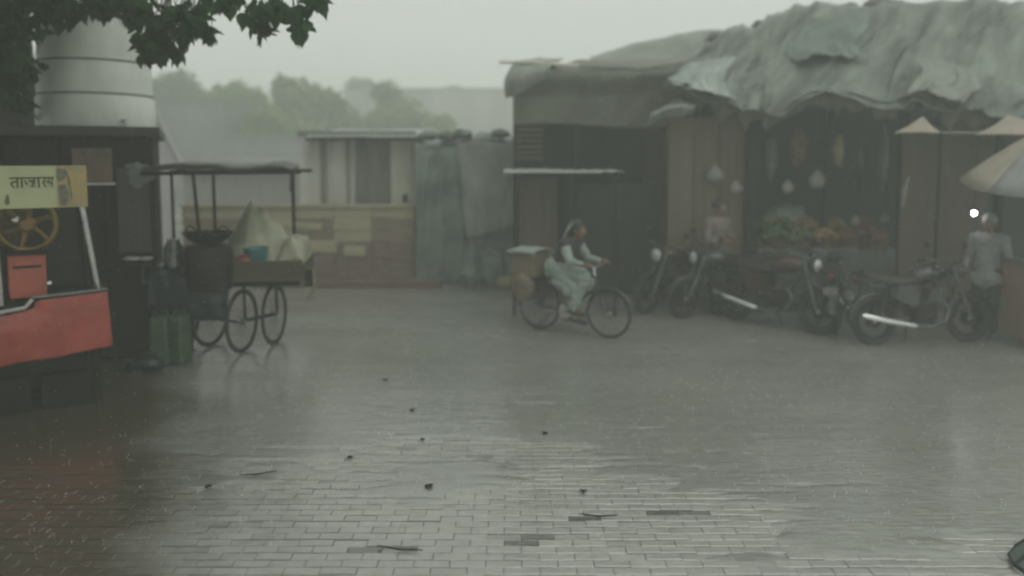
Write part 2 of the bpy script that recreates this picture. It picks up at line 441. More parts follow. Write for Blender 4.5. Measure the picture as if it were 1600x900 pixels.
# ground sheet with a rectangle left out where the brick paving lies 3 cm deep bed
b.add([(-60, -8, 0), (60, -8, 0), (60, PAVE_Y0, 0), (-60, PAVE_Y0, 0), (-60, PAVE_Y1, 0), (60, PAVE_Y1, 0), (60, 74, 0), (-60, 74, 0),
       (-5.2, PAVE_Y0, 0), (5.2, PAVE_Y0, 0), (5.2, PAVE_Y1, 0), (-5.2, PAVE_Y1, 0)],
      [(0, 1, 2, 9, 8, 3), (4, 11, 10, 5, 6, 7), (3, 8, 11, 4), (9, 2, 5, 10)])
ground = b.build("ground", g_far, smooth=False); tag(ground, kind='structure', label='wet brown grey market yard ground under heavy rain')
b = MB(); b.add([(-5.2, PAVE_Y0, -0.014), (5.2, PAVE_Y0, -0.014), (5.2, PAVE_Y1, -0.014), (-5.2, PAVE_Y1, -0.014),
                 (-5.2, PAVE_Y0, 0), (5.2, PAVE_Y0, 0), (5.2, PAVE_Y1, 0), (-5.2, PAVE_Y1, 0)],
                [(0, 1, 2, 3), (0, 4, 5, 1), (1, 5, 6, 2), (2, 6, 7, 3), (3, 7, 4, 0)])
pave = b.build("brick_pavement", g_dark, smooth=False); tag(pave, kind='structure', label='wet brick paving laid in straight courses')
BW, BH = 0.206, 0.083
def brick_verts(dx=0.1023, dy=0.0370):
    c = 0.0035
    lo = [(-dx, -dy, -0.03), (dx, -dy, -0.03), (dx, dy, -0.03), (-dx, dy, -0.03)]
    mi = [(-dx, -dy, -c), (dx, -dy, -c), (dx, dy, -c), (-dx, dy, -c)]
    hi = [(-dx + c, -dy + c, 0), (dx - c, -dy + c, 0), (dx - c, dy - c, 0), (-dx + c, dy - c, 0)]
    fs = [(8, 9, 10, 11)]
    for k in range(4):
        l = (k + 1) % 4
        fs += [(k, l, 4 + l, 4 + k), (4 + k, 4 + l, 8 + l, 8 + k)]
    return lo + mi + hi, fs
bv, bf = brick_verts()
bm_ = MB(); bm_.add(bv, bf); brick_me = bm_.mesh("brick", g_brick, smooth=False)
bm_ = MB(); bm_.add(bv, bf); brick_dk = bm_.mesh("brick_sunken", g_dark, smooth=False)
stuff = MB(); nb = 0
def water_mask(x, y):
    m = (y - 5.45) / 1.4 + 0.28 + 1.15 * noise.noise(Vector((x * 0.75, y * 1.7, 2.0))) + 0.30 * noise.noise(Vector((x * 2.6, y * 6.0, 7.0)))
    m += 0.25 * noise.noise(Vector((x * 6, y * 14.0, 4.0))) + 0.45 * max(0.0, x - 0.4) + 0.60 * noise.noise(Vector((x * 1.1, y * 11.0, 1.0)))
    if x < -2.2: m += 0.25 * (-2.2 - x)
    e = min(x + 5.2, 5.2 - x, y - PAVE_Y0, PAVE_Y1 - y)
    return max(m, 1.3 - e * 3)
row = 0; y = PAVE_Y0 + BH / 2 + 0.004
dark_spots = [(G(800, 838), 0.30, 0.09), (G(628, 858), 0.22, 0.06), (G(930, 805), 0.2, 0.05), (G(1060, 800), 0.22, 0.05), (G(395, 742), 0.2, 0.06)]
while y < PAVE_Y1 - BH / 2:
    x = -5.2 + BW / 2 + (BW / 2 if row % 2 else 0) + 0.003
    while x < 5.2 - BW / 2:
        if water_mask(x, y) > 1.25: x += BW; continue
        w = noise.noise(Vector((x * 0.9, y * 1.4, 0)))
        dz = 0.002 * w + random.gauss(0, 0.0022) - (0.006 if random.random() < .05 else 0)
        dk = any(((x - c.x) / rx) ** 2 + ((y - c.y) / ry) ** 2 < random.uniform(.2, 1.3) for c, rx, ry in dark_spots)
        if dk: dz -= 0.004
        rx_, ry_, rz_ = random.gauss(0, 0.02), random.gauss(0, 0.006), random.gauss(0, 0.006)
        vis = abs(x) < y * 0.66 + 0.1 and y > 4.28 and water_mask(x, y) < 0.75
        if vis and nb < 300:
            piece("brick", brick_dk if dk else brick_me, pave, (x, y, dz), (rx_, ry_, rz_)); nb += 1
        else:
            rm = Matrix.Rotation(rz_, 3, 'Z') @ Matrix.Rotation(rx_, 3, 'X') @ Matrix.Rotation(ry_, 3, 'Y')
            stuff.add([rm @ Vector(a) + Vector((x, y, dz)) for a in bv], bf)
        x += BW
    y += BH; row += 1
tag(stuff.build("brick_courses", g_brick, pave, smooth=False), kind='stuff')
# standing rain water: fills the joints and covers the bricks where it is deep
wb = MB(); NX, NY = 300, 380; vs = []
for j in range(NY + 1):
    for i in range(NX + 1):
        x = -5.2 + 10.4 * i / NX; y = PAVE_Y0 + (PAVE_Y1 - PAVE_Y0) * j / NY
        m = min(1.0, max(0.0, water_mask(x, y))); m = m * m * (3 - 2 * m)
        e = min(1.0, min(x + 5.2, 5.2 - x, y - PAVE_Y0, PAVE_Y1 - y) * 4)
        vs.append((x, y, -0.0115 + (0.0125 + 0.004 * e) * m))
wb.add(vs, [(j * (NX + 1) + i, j * (NX + 1) + i + 1, (j + 1) * (NX + 1) + i + 1, (j + 1) * (NX + 1) + i) for j in range(NY) for i in range(NX)])
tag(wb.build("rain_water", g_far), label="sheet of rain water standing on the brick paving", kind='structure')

# ------------------------------------------------------------------ leaf tools
def leaf_poly(L=0.15, W=0.13):
    pr = [(0, 0), (0.30, 0.06), (0.5, 0.28), (0.42, 0.55), (0.2, 0.78), (0.03, 1.0)]
    vs = [(0, 0, 0), (0, L * 0.3, -0.012), (0, L * 0.6, -0.010), (0, L * 1.08, 0)]
    fs = []
    for sgn in (1, -1):
        k = len(vs)
        for a, c in pr[1:-1]: vs.append((sgn * a * W, c * L, 0.012))
        q = [(0, k, k + 1, 1), (1, k + 1, k + 2, 2), (2, k + 2, k + 3, 3)]
        fs += q if sgn > 0 else [tuple(reversed(f)) for f in q]
    return [Vector(v) for v in vs], fs
LV, LF = leaf_poly()
def add_leaf(mb, p, rot, s): mb.add([rot @ (v * s) + p for v in LV], LF)
def rnd_rot(droop=0.0):
    e = Matrix.Rotation(random.uniform(0, 2 * math.pi), 3, 'Z') @ Matrix.Rotation(random.uniform(-1.0, 1.0) - droop, 3, 'X') @ Matrix.Rotation(random.uniform(-0.9, 0.9), 3, 'Y')
    return e

# ------------------------------------------------------------------ overhanging tree (left)
tree = thing("fig_tree", "broad leaved tree at the far left overhanging the water tank", "tree", (-7.7, 12.4, 0))
b = MB()
b.tube([(-7.7, 12.4, 0), (-7.65, 12.35, 1.6), (-7.5, 12.2, 3.0), (-7.4, 11.9, 4.3), (-7.1, 11.0, 5.6)], [0.42, 0.34, 0.32, 0.30, 0.22], 14)
for i in range(len(b.v)): b.v[i] += Vector((noise.noise(b.v[i] * 2), noise.noise(b.v[i] * 2 + Vector((5, 5, 5))), 0)) * 0.07
b.build("trunk", M['bark'], tree)
limbs = [[(-7.1, 10.6, 5.4), (-6.0, 9.8, 5.6), (-4.6, 9.0, 5.3), (-3.2, 8.3, 4.75), (-2.2, 8.0, 4.35)],
         [(-7.2, 10.8, 4.2), (-6.5, 10.2, 4.6), (-5.6, 9.0, 4.9), (-4.4, 8.2, 4.7), (-3.4, 7.9, 4.2)],
         [(-7.2, 10.9, 4.5), (-7.0, 9.6, 5.2), (-6.0, 8.0, 5.5), (-4.6, 6.6, 5.6)],
         [(-7.25, 10.9, 4.0), (-7.0, 10.3, 4.0), (-6.6, 9.9, 3.8), (-6.2, 9.7, 3.4)]]
for l in limbs:
    pts = [spline([Vector(p) for p in l], k / 12) for k in range(13)]
    MB().tube(pts, [0.12 * (1 - k / 14) + 0.012 for k in range(13)], 8).build("branch", M['bark'], tree)
# leaf clumps: (px, py, Y, rx, ry(depth), rz, count) ; the first ones show as single leaves
clumps = [(252, 58, 8.1, .26, .25, .20, 46), (228, 70, 8.2, .12, .2, .14, 12), (268, 82, 8.1, .12, .2, .09, 9), (300, 30, 8.0, .22, .25, .22, 34), (322, 45, 8.0, .09, .1, .12, 8),
          (405, 18, 7.8, .16, .2, .13, 22), (408, 44, 7.8, .10, .12, .06, 7), (428, 8, 7.8, .07, .1, .12, 6), (462, 26, 7.7, .11, .2, .15, 20), (488, 8, 7.7, .09, .1, .08, 7), (345, -4, 7.9, .22, .2, .10, 16),
          (185, 6, 8.3, .30, .3, .16, 34), (130, -5, 8.4, .35, .3, .16, 30), (225, 20, 8.2, .22, .25, .15, 24), (75, 10, 8.7, .30, .3, .14, 22),
          (20, 30, 9.0, .36, .3, .40, 70), (8, 110, 9.2, .2, .3, .45, 50), (110, 12, 8.6, .3, .3, .14, 24), (52, 100, 9.4, .10, .2, .16, 8), (35, 160, 9.5, .12, .2, .16, 7)]
leaf_me = []
for k in range(3):
    q = MB(); q.add([v * (0.78 + 0.16 * k) for v in LV], LF); leaf_me.append(q.mesh("leaf", M['leaf'], True))
canopy_b = MB(); nl = 0
twig = MB()
for (px, py, Y, rx, ry, rz, n) in clumps:
    n = int(n * 1.9)
    c = P(px, py, Y)
    top = c + Vector((random.uniform(-.1, .1), .1, rz + .35))
    for k in range(n):
        d = Vector((random.gauss(0, 1), random.gauss(0, 1), random.gauss(0, 1))).normalized() * random.random() ** 0.45
        p = c + Vector((d.x * rx, d.y * ry, d.z * rz))
        rot = rnd_rot(0.9)
        if nl < 300 and k < n * 0.52: piece("leaf", random.choice(leaf_me), tree, p - tree.location, rot.to_euler()); nl += 1
        else: add_leaf(canopy_b, p, rot, random.uniform(.8, 1.15))
        if k % 6 == 0: twig.tube([top, (top + p) / 2 + Vector((random.uniform(-.03, .03), 0, .02)), p], [.008, .005, .003], 4)
# unseen crown overhead and behind, enlarged and cut to shade the left ground
for k in range(15000):
    for _ in range(60):
        p = Vector((random.uniform(-13, -0.8), random.uniform(-1.0, 13.5), random.uniform(4.4, 8.0)))
        top_z = H + (268 / FPX) * max(p.y, 0) * 1.02 + 0.06
        if p.z < top_z or p.z < 4.4 + 0.5 * noise.noise(p * 0.7): continue
        if p.x > -0.40 * max(p.y, 3.0) - 0.5 + 0.6 * noise.noise(p * 1.1): continue
        if noise.noise(p * 0.8) < -0.22: continue
        e = ((p.x + 6.6) / 6.2) ** 2 + ((p.y - 6.8) / 7.4) ** 2 + ((p.z - 5.6) / 2.3) ** 2
        if e < 1: break
    else: continue
    add_leaf(canopy_b, p, rnd_rot(0.8), random.uniform(1.2, 1.9))
tag(canopy_b.build("crown", M['leaf'], tree), kind='stuff')
tag(twig.build("twigs", M['bark'], tree), kind='stuff')

# ------------------------------------------------------------------ wooden kiosk (left)
KY, KX1 = 9.3, -4.13
kiosk = thing("wooden_kiosk", "dark board kiosk carrying the white water tank behind the red juice stall", "kiosk", (KX1, KY, 0), R(22))
KX0 = -7.3; KT = 2.56
b = MB()
b.box(((KX0 + KX1) / 2, KY + 2.2, KT / 2), (KX1 - KX0 - .06, .08, KT))
b.box((KX1 - .05, KY + 1.1, KT / 2), (.06, 2.1, KT)); b.box((KX0 + .05, KY + 1.1, KT / 2), (.06, 2.1, KT))
b.box(((KX0 + KX1) / 2, KY + .10, KT / 2), (KX1 - KX0 - .16, .04, KT - .04))
b.build("wall", M['dark_wood'], kiosk, smooth=False)
b = MB(); b.box(((KX0 + KX1) / 2 - .1, KY + 1.08, KT + .055), (KX1 - KX0 + .32, 2.5, .11)); b.build("roof", M['kiosk_roof'], kiosk, smooth=False, bevel=.012)
ub = unit_box("plank", M['dark_wood'])
x = KX1 - .06
k0 = kiosk.location
while x > KX0:
    w = random.uniform(.10, .145)
    if x - w < KX0: break
    h = KT - .16 - random.uniform(0, .05)
    piece("plank", ub, kiosk, Vector((x - w / 2, KY + .065 + random.uniform(-.006, .006), .08 + h / 2)) - k0, (0, random.gauss(0, .004), 0), (w - .008, .024, h))
    x -= w
ub2 = unit_box("frame_post", M['frame_wood'])
for px in (241, 181, 112, 40, -40):
    q = P(px, 400, KY)
    piece("frame_post", ub2, kiosk, Vector((q.x, KY + .02, KT / 2)) - k0, (0, 0, 0), (.07, .06, KT - .02))
for z in (.06, 1.62, 2.36):
    piece("frame_rail", ub2, kiosk, Vector(((KX0 + KX1) / 2, KY + .028, z)) - k0, (0, 0, 0), (KX1 - KX0 - .1, .04, .07))
a, c = P(125, 232, KY - .03), P(182, 284, KY - .03)
b = MB(); b.box((a + c) / 2, (c.x - a.x, .015, a.z - c.z)); pst = b.build("poster_board", M['poster'], kiosk, smooth=False)
a, c = P(126, 284, KY - .05), P(184, 289, KY - .05)
b = MB(); b.box((a + c) / 2, (c.x - a.x, .03, .02)); b.build("pale_strip", M['tank'], kiosk, smooth=False)
a, c = P(186, 262, KY - .03), P(236, 392, KY - .03)
b = MB(); b.box((a + c) / 2, (c.x - a.x, .02, a.z - c.z)); b.build("shutter", mat("grey_shutter", (.055, .055, .045), .6, var=.4, stretch=(6, 6, .5)), kiosk, smooth=False)
a, c = P(190, 404, KY - .12), P(240, 412, KY - .12)
b = MB(); b.box((a + c) / 2 + Vector((0, 0, -.02)), (c.x - a.x, .2, .02)); b.build("shelf", M['dark_wood'], kiosk, smooth=False)
for i_, (px, w, l) in enumerate(((206, .16, 'longer'), (228, .12, 'shorter'))):
    q = P(px, 404, KY - .12)
    b = MB(); b.ball(q, .09, 10, 6, (w / .13, .8, .28), .3)
    tag(b.build("paper_packet", M['pale_cloth']), "%s white packet lying on the kiosk's side shelf" % l, "packet", group="packets on the kiosk shelf")
bagc = P(216, 272, KY - .1)
b = MB(); b.ball(bagc, .15, 12, 8, (1.25, .5, .85), .55)
tag(b.build("cloth_bundle", M['grey_wall']), "grey cloth bundle hung high at the kiosk's corner by the cart canopy", "bundle")

# ------------------------------------------------------------------ water tank
tc_ = P(153, 208, 10.2); tz = KT + .112
tank = thing("water_tank", "tall off white plastic water tank standing on the kiosk roof", "water tank", (tc_.x, 10.2, tz))
rt = .68
prof = [(rt * .97, 0), (rt, .03)]
for k in range(3):
    z0 = .05 + k * .40
    r0 = rt * (1 - .036 * k)
    prof += [(r0, z0), (r0 * 1.005, z0 + .10), (r0 * .99, z0 + .33), (r0 * .965, z0 + .36), (r0 * .965, z0 + .39)]
prof += [(rt * .84, 1.27), (rt * .74, 1.36), (rt * .62, 1.42), (rt * .5, 1.45)]
MB().lathe(prof, (0, 0, 0), 40).build("tank_body", M['tank'], tank, local=True)
for k in range(1, 3):
    z0 = .05 + k * .40 - .025; r0 = rt * (1 - .036 * (k - 1)) * .972
    MB().tube([(r0 * math.cos(g), r0 * math.sin(g), z0) for g in [2 * math.pi * i / 40 for i in range(40)]], .011, 6, closed=True).build("seam_band", M['tank_dirt'], tank, local=True)
for k in range(10):
    g = -math.pi / 2 + (k - 4.5) * .3
    b = MB(); r0 = rt * .88
    b.tube([(r0 * math.cos(g), r0 * math.sin(g), 1.24), (rt * .68 * math.cos(g), rt * .68 * math.sin(g), 1.40)], .018, 6); b.build("rib", M['tank'], tank, local=True)
MB().lathe([(.36, 1.43), (.37, 1.45), (.37, 1.50), (.33, 1.53), (.2, 1.55), (.001, 1.56)], (0, 0, 0), 28).build("lid", M['tank'], tank, local=True)
MB().tube([(.52, -.42, .1), (.60, -.50, .1), (.60, -.52, -.05)], .022, 8).build("outlet_pipe", M['steel'], tank, local=True)

# ------------------------------------------------------------------ sugarcane juice stall
js = thing("juice_stall", "juice stall with red skirt and cream lettered sign at the left edge", "stall", (-3.80, 7.42, 0), R(33))
def L_(x, y, z): return (x, y, z)
b = MB(); b.box((-1.1, .5, .985), (2.2, 1.0, .05)); b.build("tabletop", M['frame_wood'], js, local=True, smooth=False)
# red skirt: a sagging sheet along the front and round the right end
b = drape([[Vector((-2.2, -.03, 1.02)), Vector((-1.5, -.03, .96)), Vector((-1.0, -.035, .93)), Vector((-.62, -.035, .97)), Vector((-.56, -.03, 1.04)), Vector((-.3, -.03, 1.06)), Vector((0, -.02, 1.08))],
           [Vector((-2.2, -.07, .8)), Vector((-1.5, -.08, .76)), Vector((-1.0, -.09, .76)), Vector((-.65, -.06, .78)), Vector((-.5, -.05, .8)), Vector((-.3, -.04, .8)), Vector((.02, -.03, .82))],
           [Vector((-2.2, -.04, .5)), Vector((-1.5, -.04, .5)), Vector((-1.0, -.04, .47)), Vector((-.65, -.04, .50)), Vector((-.5, -.03, .50)), Vector((-.3, -.03, .52)), Vector((.02, -.02, .55))]],
          70, 20, amp=.03, freq=3, fold=.006, ffreq=2.5, fskew=.3, seed=3)
b.build("skirt", M['red'], js, local=True, solid=.012)
b = drape([[Vector((0, -.02, 1.08)), Vector((.02, .5, 1.05)), Vector((0, 1.0, 1.04))], [Vector((.02, -.03, .56)), Vector((.04, .5, .56)), Vector((.02, 1.0, .58))]], 16, 12, amp=.02, freq=3, seed=5)
b.build("skirt", M['red'], js, local=True, solid=.012)
MB().tube([(-2.2, -.045, 1.04), (-1.5, -.05, .98), (-1.0, -.055, .95), (-.66, -.055, .99), (-.6, -.05, 1.06)], .018, 8).build("rolled_hem", M['pale_cloth'], js, local=True)
MB().tube([(-.6, -.05, 1.075), (-.3, -.045, 1.085), (.01, -.035, 1.10)], .014, 8).build("edge_trim", M['tin'], js, local=True)
MB().tube([(-.06, .05, 1.05), (-.17, .05, 1.9)], .027, 10).build("post", M['steel'], js, local=True)
MB().tube([(-.06, .95, .05), (-.1, .95, 2.0)], .025, 10).build("post", M['iron'], js, local=True)
MB().tube([(-.83, .05, .9), (-.86, .05, 1.9)], .024, 10).build("post", M['steel'], js, local=True)
MB().tube([(-2.1, .05, 1.05), (-2.1, .05, 1.9)], .025, 10).build("post", M['steel'], js, local=True)
for x_ in (-.1, -2.1):
    for y_ in (.08, .92): MB().tube([(x_, y_, 0), (x_, y_, .97)], .03, 8).build("leg", M['iron'], js, local=True)
def wheel_mesh(parent, c, r, rt_=.02, nsp=24, axis=(0, 1, 0), tyre_m='black', rim_m='steel'):
    """wheel in XZ plane at c; returns the wheel object (tyre) with rim, hub and spokes below it"""
    c = Vector(c)
    ring = [c + Vector((r * math.cos(2 * math.pi * i / 36), 0, r * math.sin(2 * math.pi * i / 36))) for i in range(36)]
    w = MB().tube(ring, rt_, 8, closed=True).build("wheel", M[tyre_m], parent, local=True)
    ring2 = [c + (p - c) * ((r - rt_ * 1.1) / r) for p in ring]
    MB().tube(ring2, rt_ * .62, 6, closed=True).build("rim", M[rim_m], w, local=True)
    MB().lathe([(.022, -.045), (.03, -.04), (.018, -.02), (.018, .02), (.03, .04), (.022, .045)], c, 12, 'Y').build("hub", M['steel'], w, local=True)
    s = MB()
    for i in range(nsp):
        g = 2 * math.pi * i / nsp; g2 = g + (.35 if i % 2 else -.35); sd_ = .03 if i % 2 else -.03
        s.tube([c + Vector((.022 * math.cos(g2), sd_, .022 * math.sin(g2))), c + Vector(((r - rt_) * math.cos(g), 0, (r - rt_) * math.sin(g)))], .0022, 4)
    s.build("spokes", M[rim_m], w, local=True)
    return w
for x_ in (-.5, -1.7): wheel_mesh(js, (x_, .62, .30), .28, .028, rim_m='iron')
MB().box((-1.15, .30, .42), (1.9, .03, .5)).build("shade_board", M['shade'], js, local=True, smooth=False)  # added dark board, stands in for the shade under the table
for k, (x_, w_) in enumerate(((-.35, .4), (-.85, .42), (-1.4, .5))): MB().box((x_, .25, .16 + .02 * k), (w_, .3, .30)).build("shade_block", M['frame_wood'], js, local=True, smooth=False, bevel=.01)  # added dark blocks that deepen the same under-table shade
# sign board with print
sg = MB().box((-1.15, -.02, 2.06), (2.05, .03, .375)).build("sign_board", M['sign_cream'], js, local=True, smooth=False)
MB().box((-.245, -.040, 2.06), (.238, .008, .37)).build("picture_panel", M['sign_brown'], sg, local=True, smooth=False)
# printed figure: a tilted glass and a dark shape on the picture panel
def pr_(poly, y0, y1, m): MB().prism([(a * .62 - .045, c) for a, c in poly], y0, y1).build("printed_figure", M[m], sg, local=True, smooth=False)
pr_([(-.51, 2.22), (-.40, 2.22), (-.36, 2.17), (-.43, 2.12), (-.49, 2.10), (-.52, 2.15)], -.046, -.0441, 'picture')
pr_([(-.50, 2.07), (-.41, 2.08), (-.37, 2.00), (-.37, 1.93), (-.42, 1.885), (-.48, 1.89), (-.50, 1.98)], -.046, -.0441, 'picture')
pr_([(-.385, 2.16), (-.36, 2.16), (-.325, 1.95), (-.345, 1.93)], -.047, -.0461, 'picture')
def text(body, x, z, size, m, sx=1.0, bold=.0):
    cu = bpy.data.curves.new("lettering", 'FONT'); cu.body = body; cu.size = size; cu.extrude = .0015; cu.offset = bold
    tmp = bpy.data.objects.new("lettering_curve", cu); COL.objects.link(tmp)
    dg = bpy.context.evaluated_depsgraph_get(); dg.update()
    b = MB()
    for inst in dg.object_instances:
        if inst.object.original == tmp or (inst.parent and inst.parent.original == tmp):
            try: me = inst.object.to_mesh()
            except Exception: me = None
            if me and len(me.vertices):
                b.add([inst.matrix_world @ v.co for v in me.vertices], [tuple(p.vertices) for p in me.polygons])
                inst.object.to_mesh_clear()
    bpy.data.objects.remove(tmp)
    b.v = [Vector((x + v.x * sx, -.0375 - v.z, z + v.y)) for v in b.v]
    print("LETTERS", body, len(b.v))
    return b.build("lettering", M[m], sg, local=True, smooth=False)
text("ताजा", -.722, 2.055, .145, 'ink', .88, .002)
text("रस", -.480, 2.055, .145, 'ink', .58, .002)
MB().prism([(-.770, 1.93), (-.750, 2.0), (-.735, 1.99), (-.730, 1.92), (-.755, 1.90)], -.041, -.0355).build("printed_mark", M['ink'], sg, local=True, smooth=False)
# crusher
cb = MB().box((-.62, .30, 1.24), (.30, .26, .40)).build("crusher_housing", M['redbox'], js, local=True, smooth=False, bevel=.012)
MB().box((-.62, .165, 1.33), (.22, .012, .02)).build("housing_seam", M['iron'], cb, local=True, smooth=False)
MB().box((-.62, .30, 1.455), (.34, .30, .03)).build("crusher_plate", M['iron'], js, local=True, smooth=False)
MB().ball((-.455, .18, 1.16), .028, 12, 8).build("feed_knob", M['chrome'], js, local=True)
fw = MB(); cc = Vector((-.60, .36, 1.70))
ring = [cc + Vector((.235 * math.cos(2 * math.pi * i / 40), 0, .235 * math.sin(2 * math.pi * i / 40))) for i in range(40)]
fwo = MB().tube(ring, .026, 8, closed=True).build("flywheel", M['brass'], js, local=True)
for i in range(6):
    g = 2 * math.pi * i / 6 + .3
    MB().tube([cc, cc + Vector((.12 * math.cos(g), 0, .12 * math.sin(g + .15))), cc + Vector((.225 * math.cos(g), 0, .225 * math.sin(g)))], [.035, .026, .02], 8).build("spoke", M['brass'], fwo, local=True)
MB().lathe([(.05, -.05), (.075, -.03), (.075, .03), (.05, .05)], cc, 16, 'Y').build("hub", M['brass'], fwo, local=True)
MB().ball(cc + Vector((-.09, -.04, .05)), .035, 10, 6).build("crank_pin", M['chrome'], fwo, local=True)
MB().lathe([(.17, -.10), (.20, -.08), (.20, .08), (.17, .10)], cc + Vector((-.12, .2, -.02)), 24, 'Y').build("gear_drum", M['basket'], js, local=True)
MB().box((-1.3, .4, 1.03), (.8, .6, .05)).build("work_tray", M['tin'], js, local=True, smooth=False, bevel=.01)
MB().ball((-.93, .12, 1.04), .12, 14, 8, (1.0, .7, .55), .4).build("folded_rag", M['grey_wall'], js, local=True)
b = MB(); b.box((-1.2, .98, 1.5), (2.1, .02, .95)); b.build("back_sheet", M['shade'], js, local=True, smooth=False)

# ------------------------------------------------------------------ handcart
hc = thing("food_handcart", "four wheeled wooden food handcart with a flat canopy beside the kiosk", "handcart", (-3.42, 9.75, 0), R(8))
# local: x sideways, y deep; table 1.75 x 1.15
uc = unit_box("plank", M['cart_wood'])
for k in range(8): piece("plank", uc, hc, (0, -.52 + k * .15, .90 + random.uniform(-.003, .003)), (0, 0, 0), (1.74, .142, .03))
b = MB(); b.box((.50, -.60, 1.01), (.76, .03, .24)); b.build("side_board", M['cart_wood'], hc, local=True, smooth=False)
b = MB(); b.box((0, .61, .98), (1.78, .03, .18)); b.build("side_board", M['cart_wood'], hc, local=True, smooth=False)
b = MB(); b.box((.885, 0, .98), (.03, 1.18, .18)); b.build("end_board", M['cart_wood'], hc, local=True, smooth=False)
b = MB(); b.box((-.885, 0, .98), (.03, 1.18, .18)); b.build("end_board", M['cart_wood'], hc, local=True, smooth=False)
for y_ in (-.45, .45):
    b = MB(); b.box((0, y_, .85), (1.7, .06, .07)); b.build("chassis_beam", M['frame_wood'], hc, local=True, smooth=False)
b = MB(); b.box((.93, -.35, .88), (.10, .06, .20)); b.build("push_handle", M['frame_wood'], hc, local=True, smooth=False)
# wheels: planes roughly along the view, two axles
def cart_wheel(px, yb, r, ang):
    g = G(px, yb)
    hold = bpy.data.objects.new("wheel_mount", None)
    inv = Matrix.Rotation(-R(8), 3, 'Z')
    lp = inv @ (g - hc.location)
    # vertices turned about Z instead of an extra empty
    before = set(bpy.data.objects)
    w = wheel_mesh(hc, (0, 0, r), r - .02, .021, 28, rim_m='iron')
    rot = Matrix.Rotation(ang, 4, 'Z')
    for o in [w] + list(w.children):
        o.data.transform(Matrix.Translation((lp.x, lp.y, 0)) @ rot)
    bpy.data.objects.remove(hold)
    return Vector((lp.x, lp.y, r))
wa = R(73)
w1 = cart_wheel(380, 551, .385, wa); w2 = cart_wheel(430, 538, .385, wa + .06); w3 = cart_wheel(330, 541, .37, wa - .1); w4 = cart_wheel(287, 545, .37, wa)
MB().tube([w1, w2], .022, 8).build("axle", M['iron'], hc, local=True)
MB().tube([w4, w3], .022, 8).build("axle", M['iron'], hc, local=True)
for w_ in (w1, w2, w3, w4):
    MB().tube([w_ + Vector((.03, .03, 0)), w_ + Vector((.02, .04, .47))], .018, 6).build("strut", M['iron'], hc, local=True)
MB().tube([w1 + Vector((-.0, 0, -.02)), w3 + Vector((0, 0, -.02))], .018, 6).build("brace", M['iron'], hc, local=True)
# canopy
CZ = 2.19
b = drape([[Vector((-.84, -.62, CZ)), Vector((-.4, -.62, CZ + .035)), Vector((.2, -.62, CZ)), Vector((.6, -.62, CZ + .03)), Vector((.78, -.62, CZ - .01))],
           [Vector((-.78, 0, CZ + .03)), Vector((-.4, 0, CZ + .06)), Vector((.2, 0, CZ + .03)), Vector((.6, 0, CZ + .07)), Vector((.76, 0, CZ))],
           [Vector((-.72, .62, CZ)), Vector((-.4, .62, CZ + .03)), Vector((.2, .62, CZ)), Vector((.6, .62, CZ + .03)), Vector((.72, .62, CZ))]], 40, 12, amp=.02, freq=3)
b.build("canopy", M['canopy'], hc, local=True, solid=.05)
for y_ in (-.6, .6): MB().tube([(-.86, y_, CZ - .045), (.90, y_, CZ - .03)], .022, 8).build("canopy_rail", M['iron'], hc, local=True)
MB().tube([(-.22, -.58, 1.0), (-.30, -.58, CZ - .02)], .02, 8).build("post", M['iron'], hc, local=True)
MB().tube([(-.33, .57, .9), (-.33, .57, CZ - .02)], .02, 8).build("post", M['iron'], hc, local=True)
MB().tube([(.66, .57, .9), (.66, .57, CZ - .02)], .024, 8).build("post", M['iron'], hc, local=True)
MB().tube([(-.84, .57, .9), (-.84, .57, CZ - .02)], .02, 8).build("post", M['iron'], hc, local=True)
MB().tube([(.66, .55, CZ - .03), (.63, .55, CZ - .3)], [.03, .015], 8).build("tie_rag", M['canopy'], hc, local=True)
def hcw(x, y, z): return Matrix.Rotation(R(8), 3, 'Z') @ Vector((x, y, z)) + hc.location
# covered heap
hp = hcw(.38, .12, .93)
heap = thing("sheeted_heap", "goods under a pale polythene sheet heaped on the handcart's end", "covered goods", hp, R(8))
b = MB(); n1, n2 = 44, 30; vs = []
for j in range(n2 + 1):
    for i in range(n1 + 1):
        x_ = -.52 + 1.10 * i / n1; y_ = -.50 + 1.0 * j / n2
        z_ = .84 - (-.20 - x_) * 1.9 if x_ < -.20 else .84 - (x_ + .20) * .78 + .10 * math.sin((x_ + .2) * 9) * .5
        z_ = max(.05, z_) * max(0, 1 - (abs(y_ - .08) / .56) ** 1.4)
        z_ = max(z_, .34 * math.exp(-(((x_ - .36) / .18) ** 4) - ((y_ / .5) ** 6)) + .06)
        z_ += .03 * (1 - abs(noise.noise(Vector((x_ * 5 + y_ * 2, y_ * 3, 9)))) * 3)
        if x_ > .50: z_ = z_ * max(0, 1 - (x_ - .50) / .08) - (x_ - .50) * 4.2; x_ = .50 + (x_ - .50) * .35
        z_ += .035 * noise.noise(Vector((x_ * 7, y_ * 4, 1))) + .02 * noise.noise(Vector((x_ * 16, y_ * 9, 5)))
        vs.append((x_, y_, z_))
b.add(vs, [(j * (n1 + 1) + i, j * (n1 + 1) + i + 1, (j + 1) * (n1 + 1) + i + 1, (j + 1) * (n1 + 1) + i) for j in range(n2) for i in range(n1)])
b.build("sheet", M['cream_sheet'], heap, local=True, solid=.008)
MB().box((-.05, 0, .10), (.6, .7, .2)).build("crate", M['cart_wood'], heap, local=True, smooth=False)
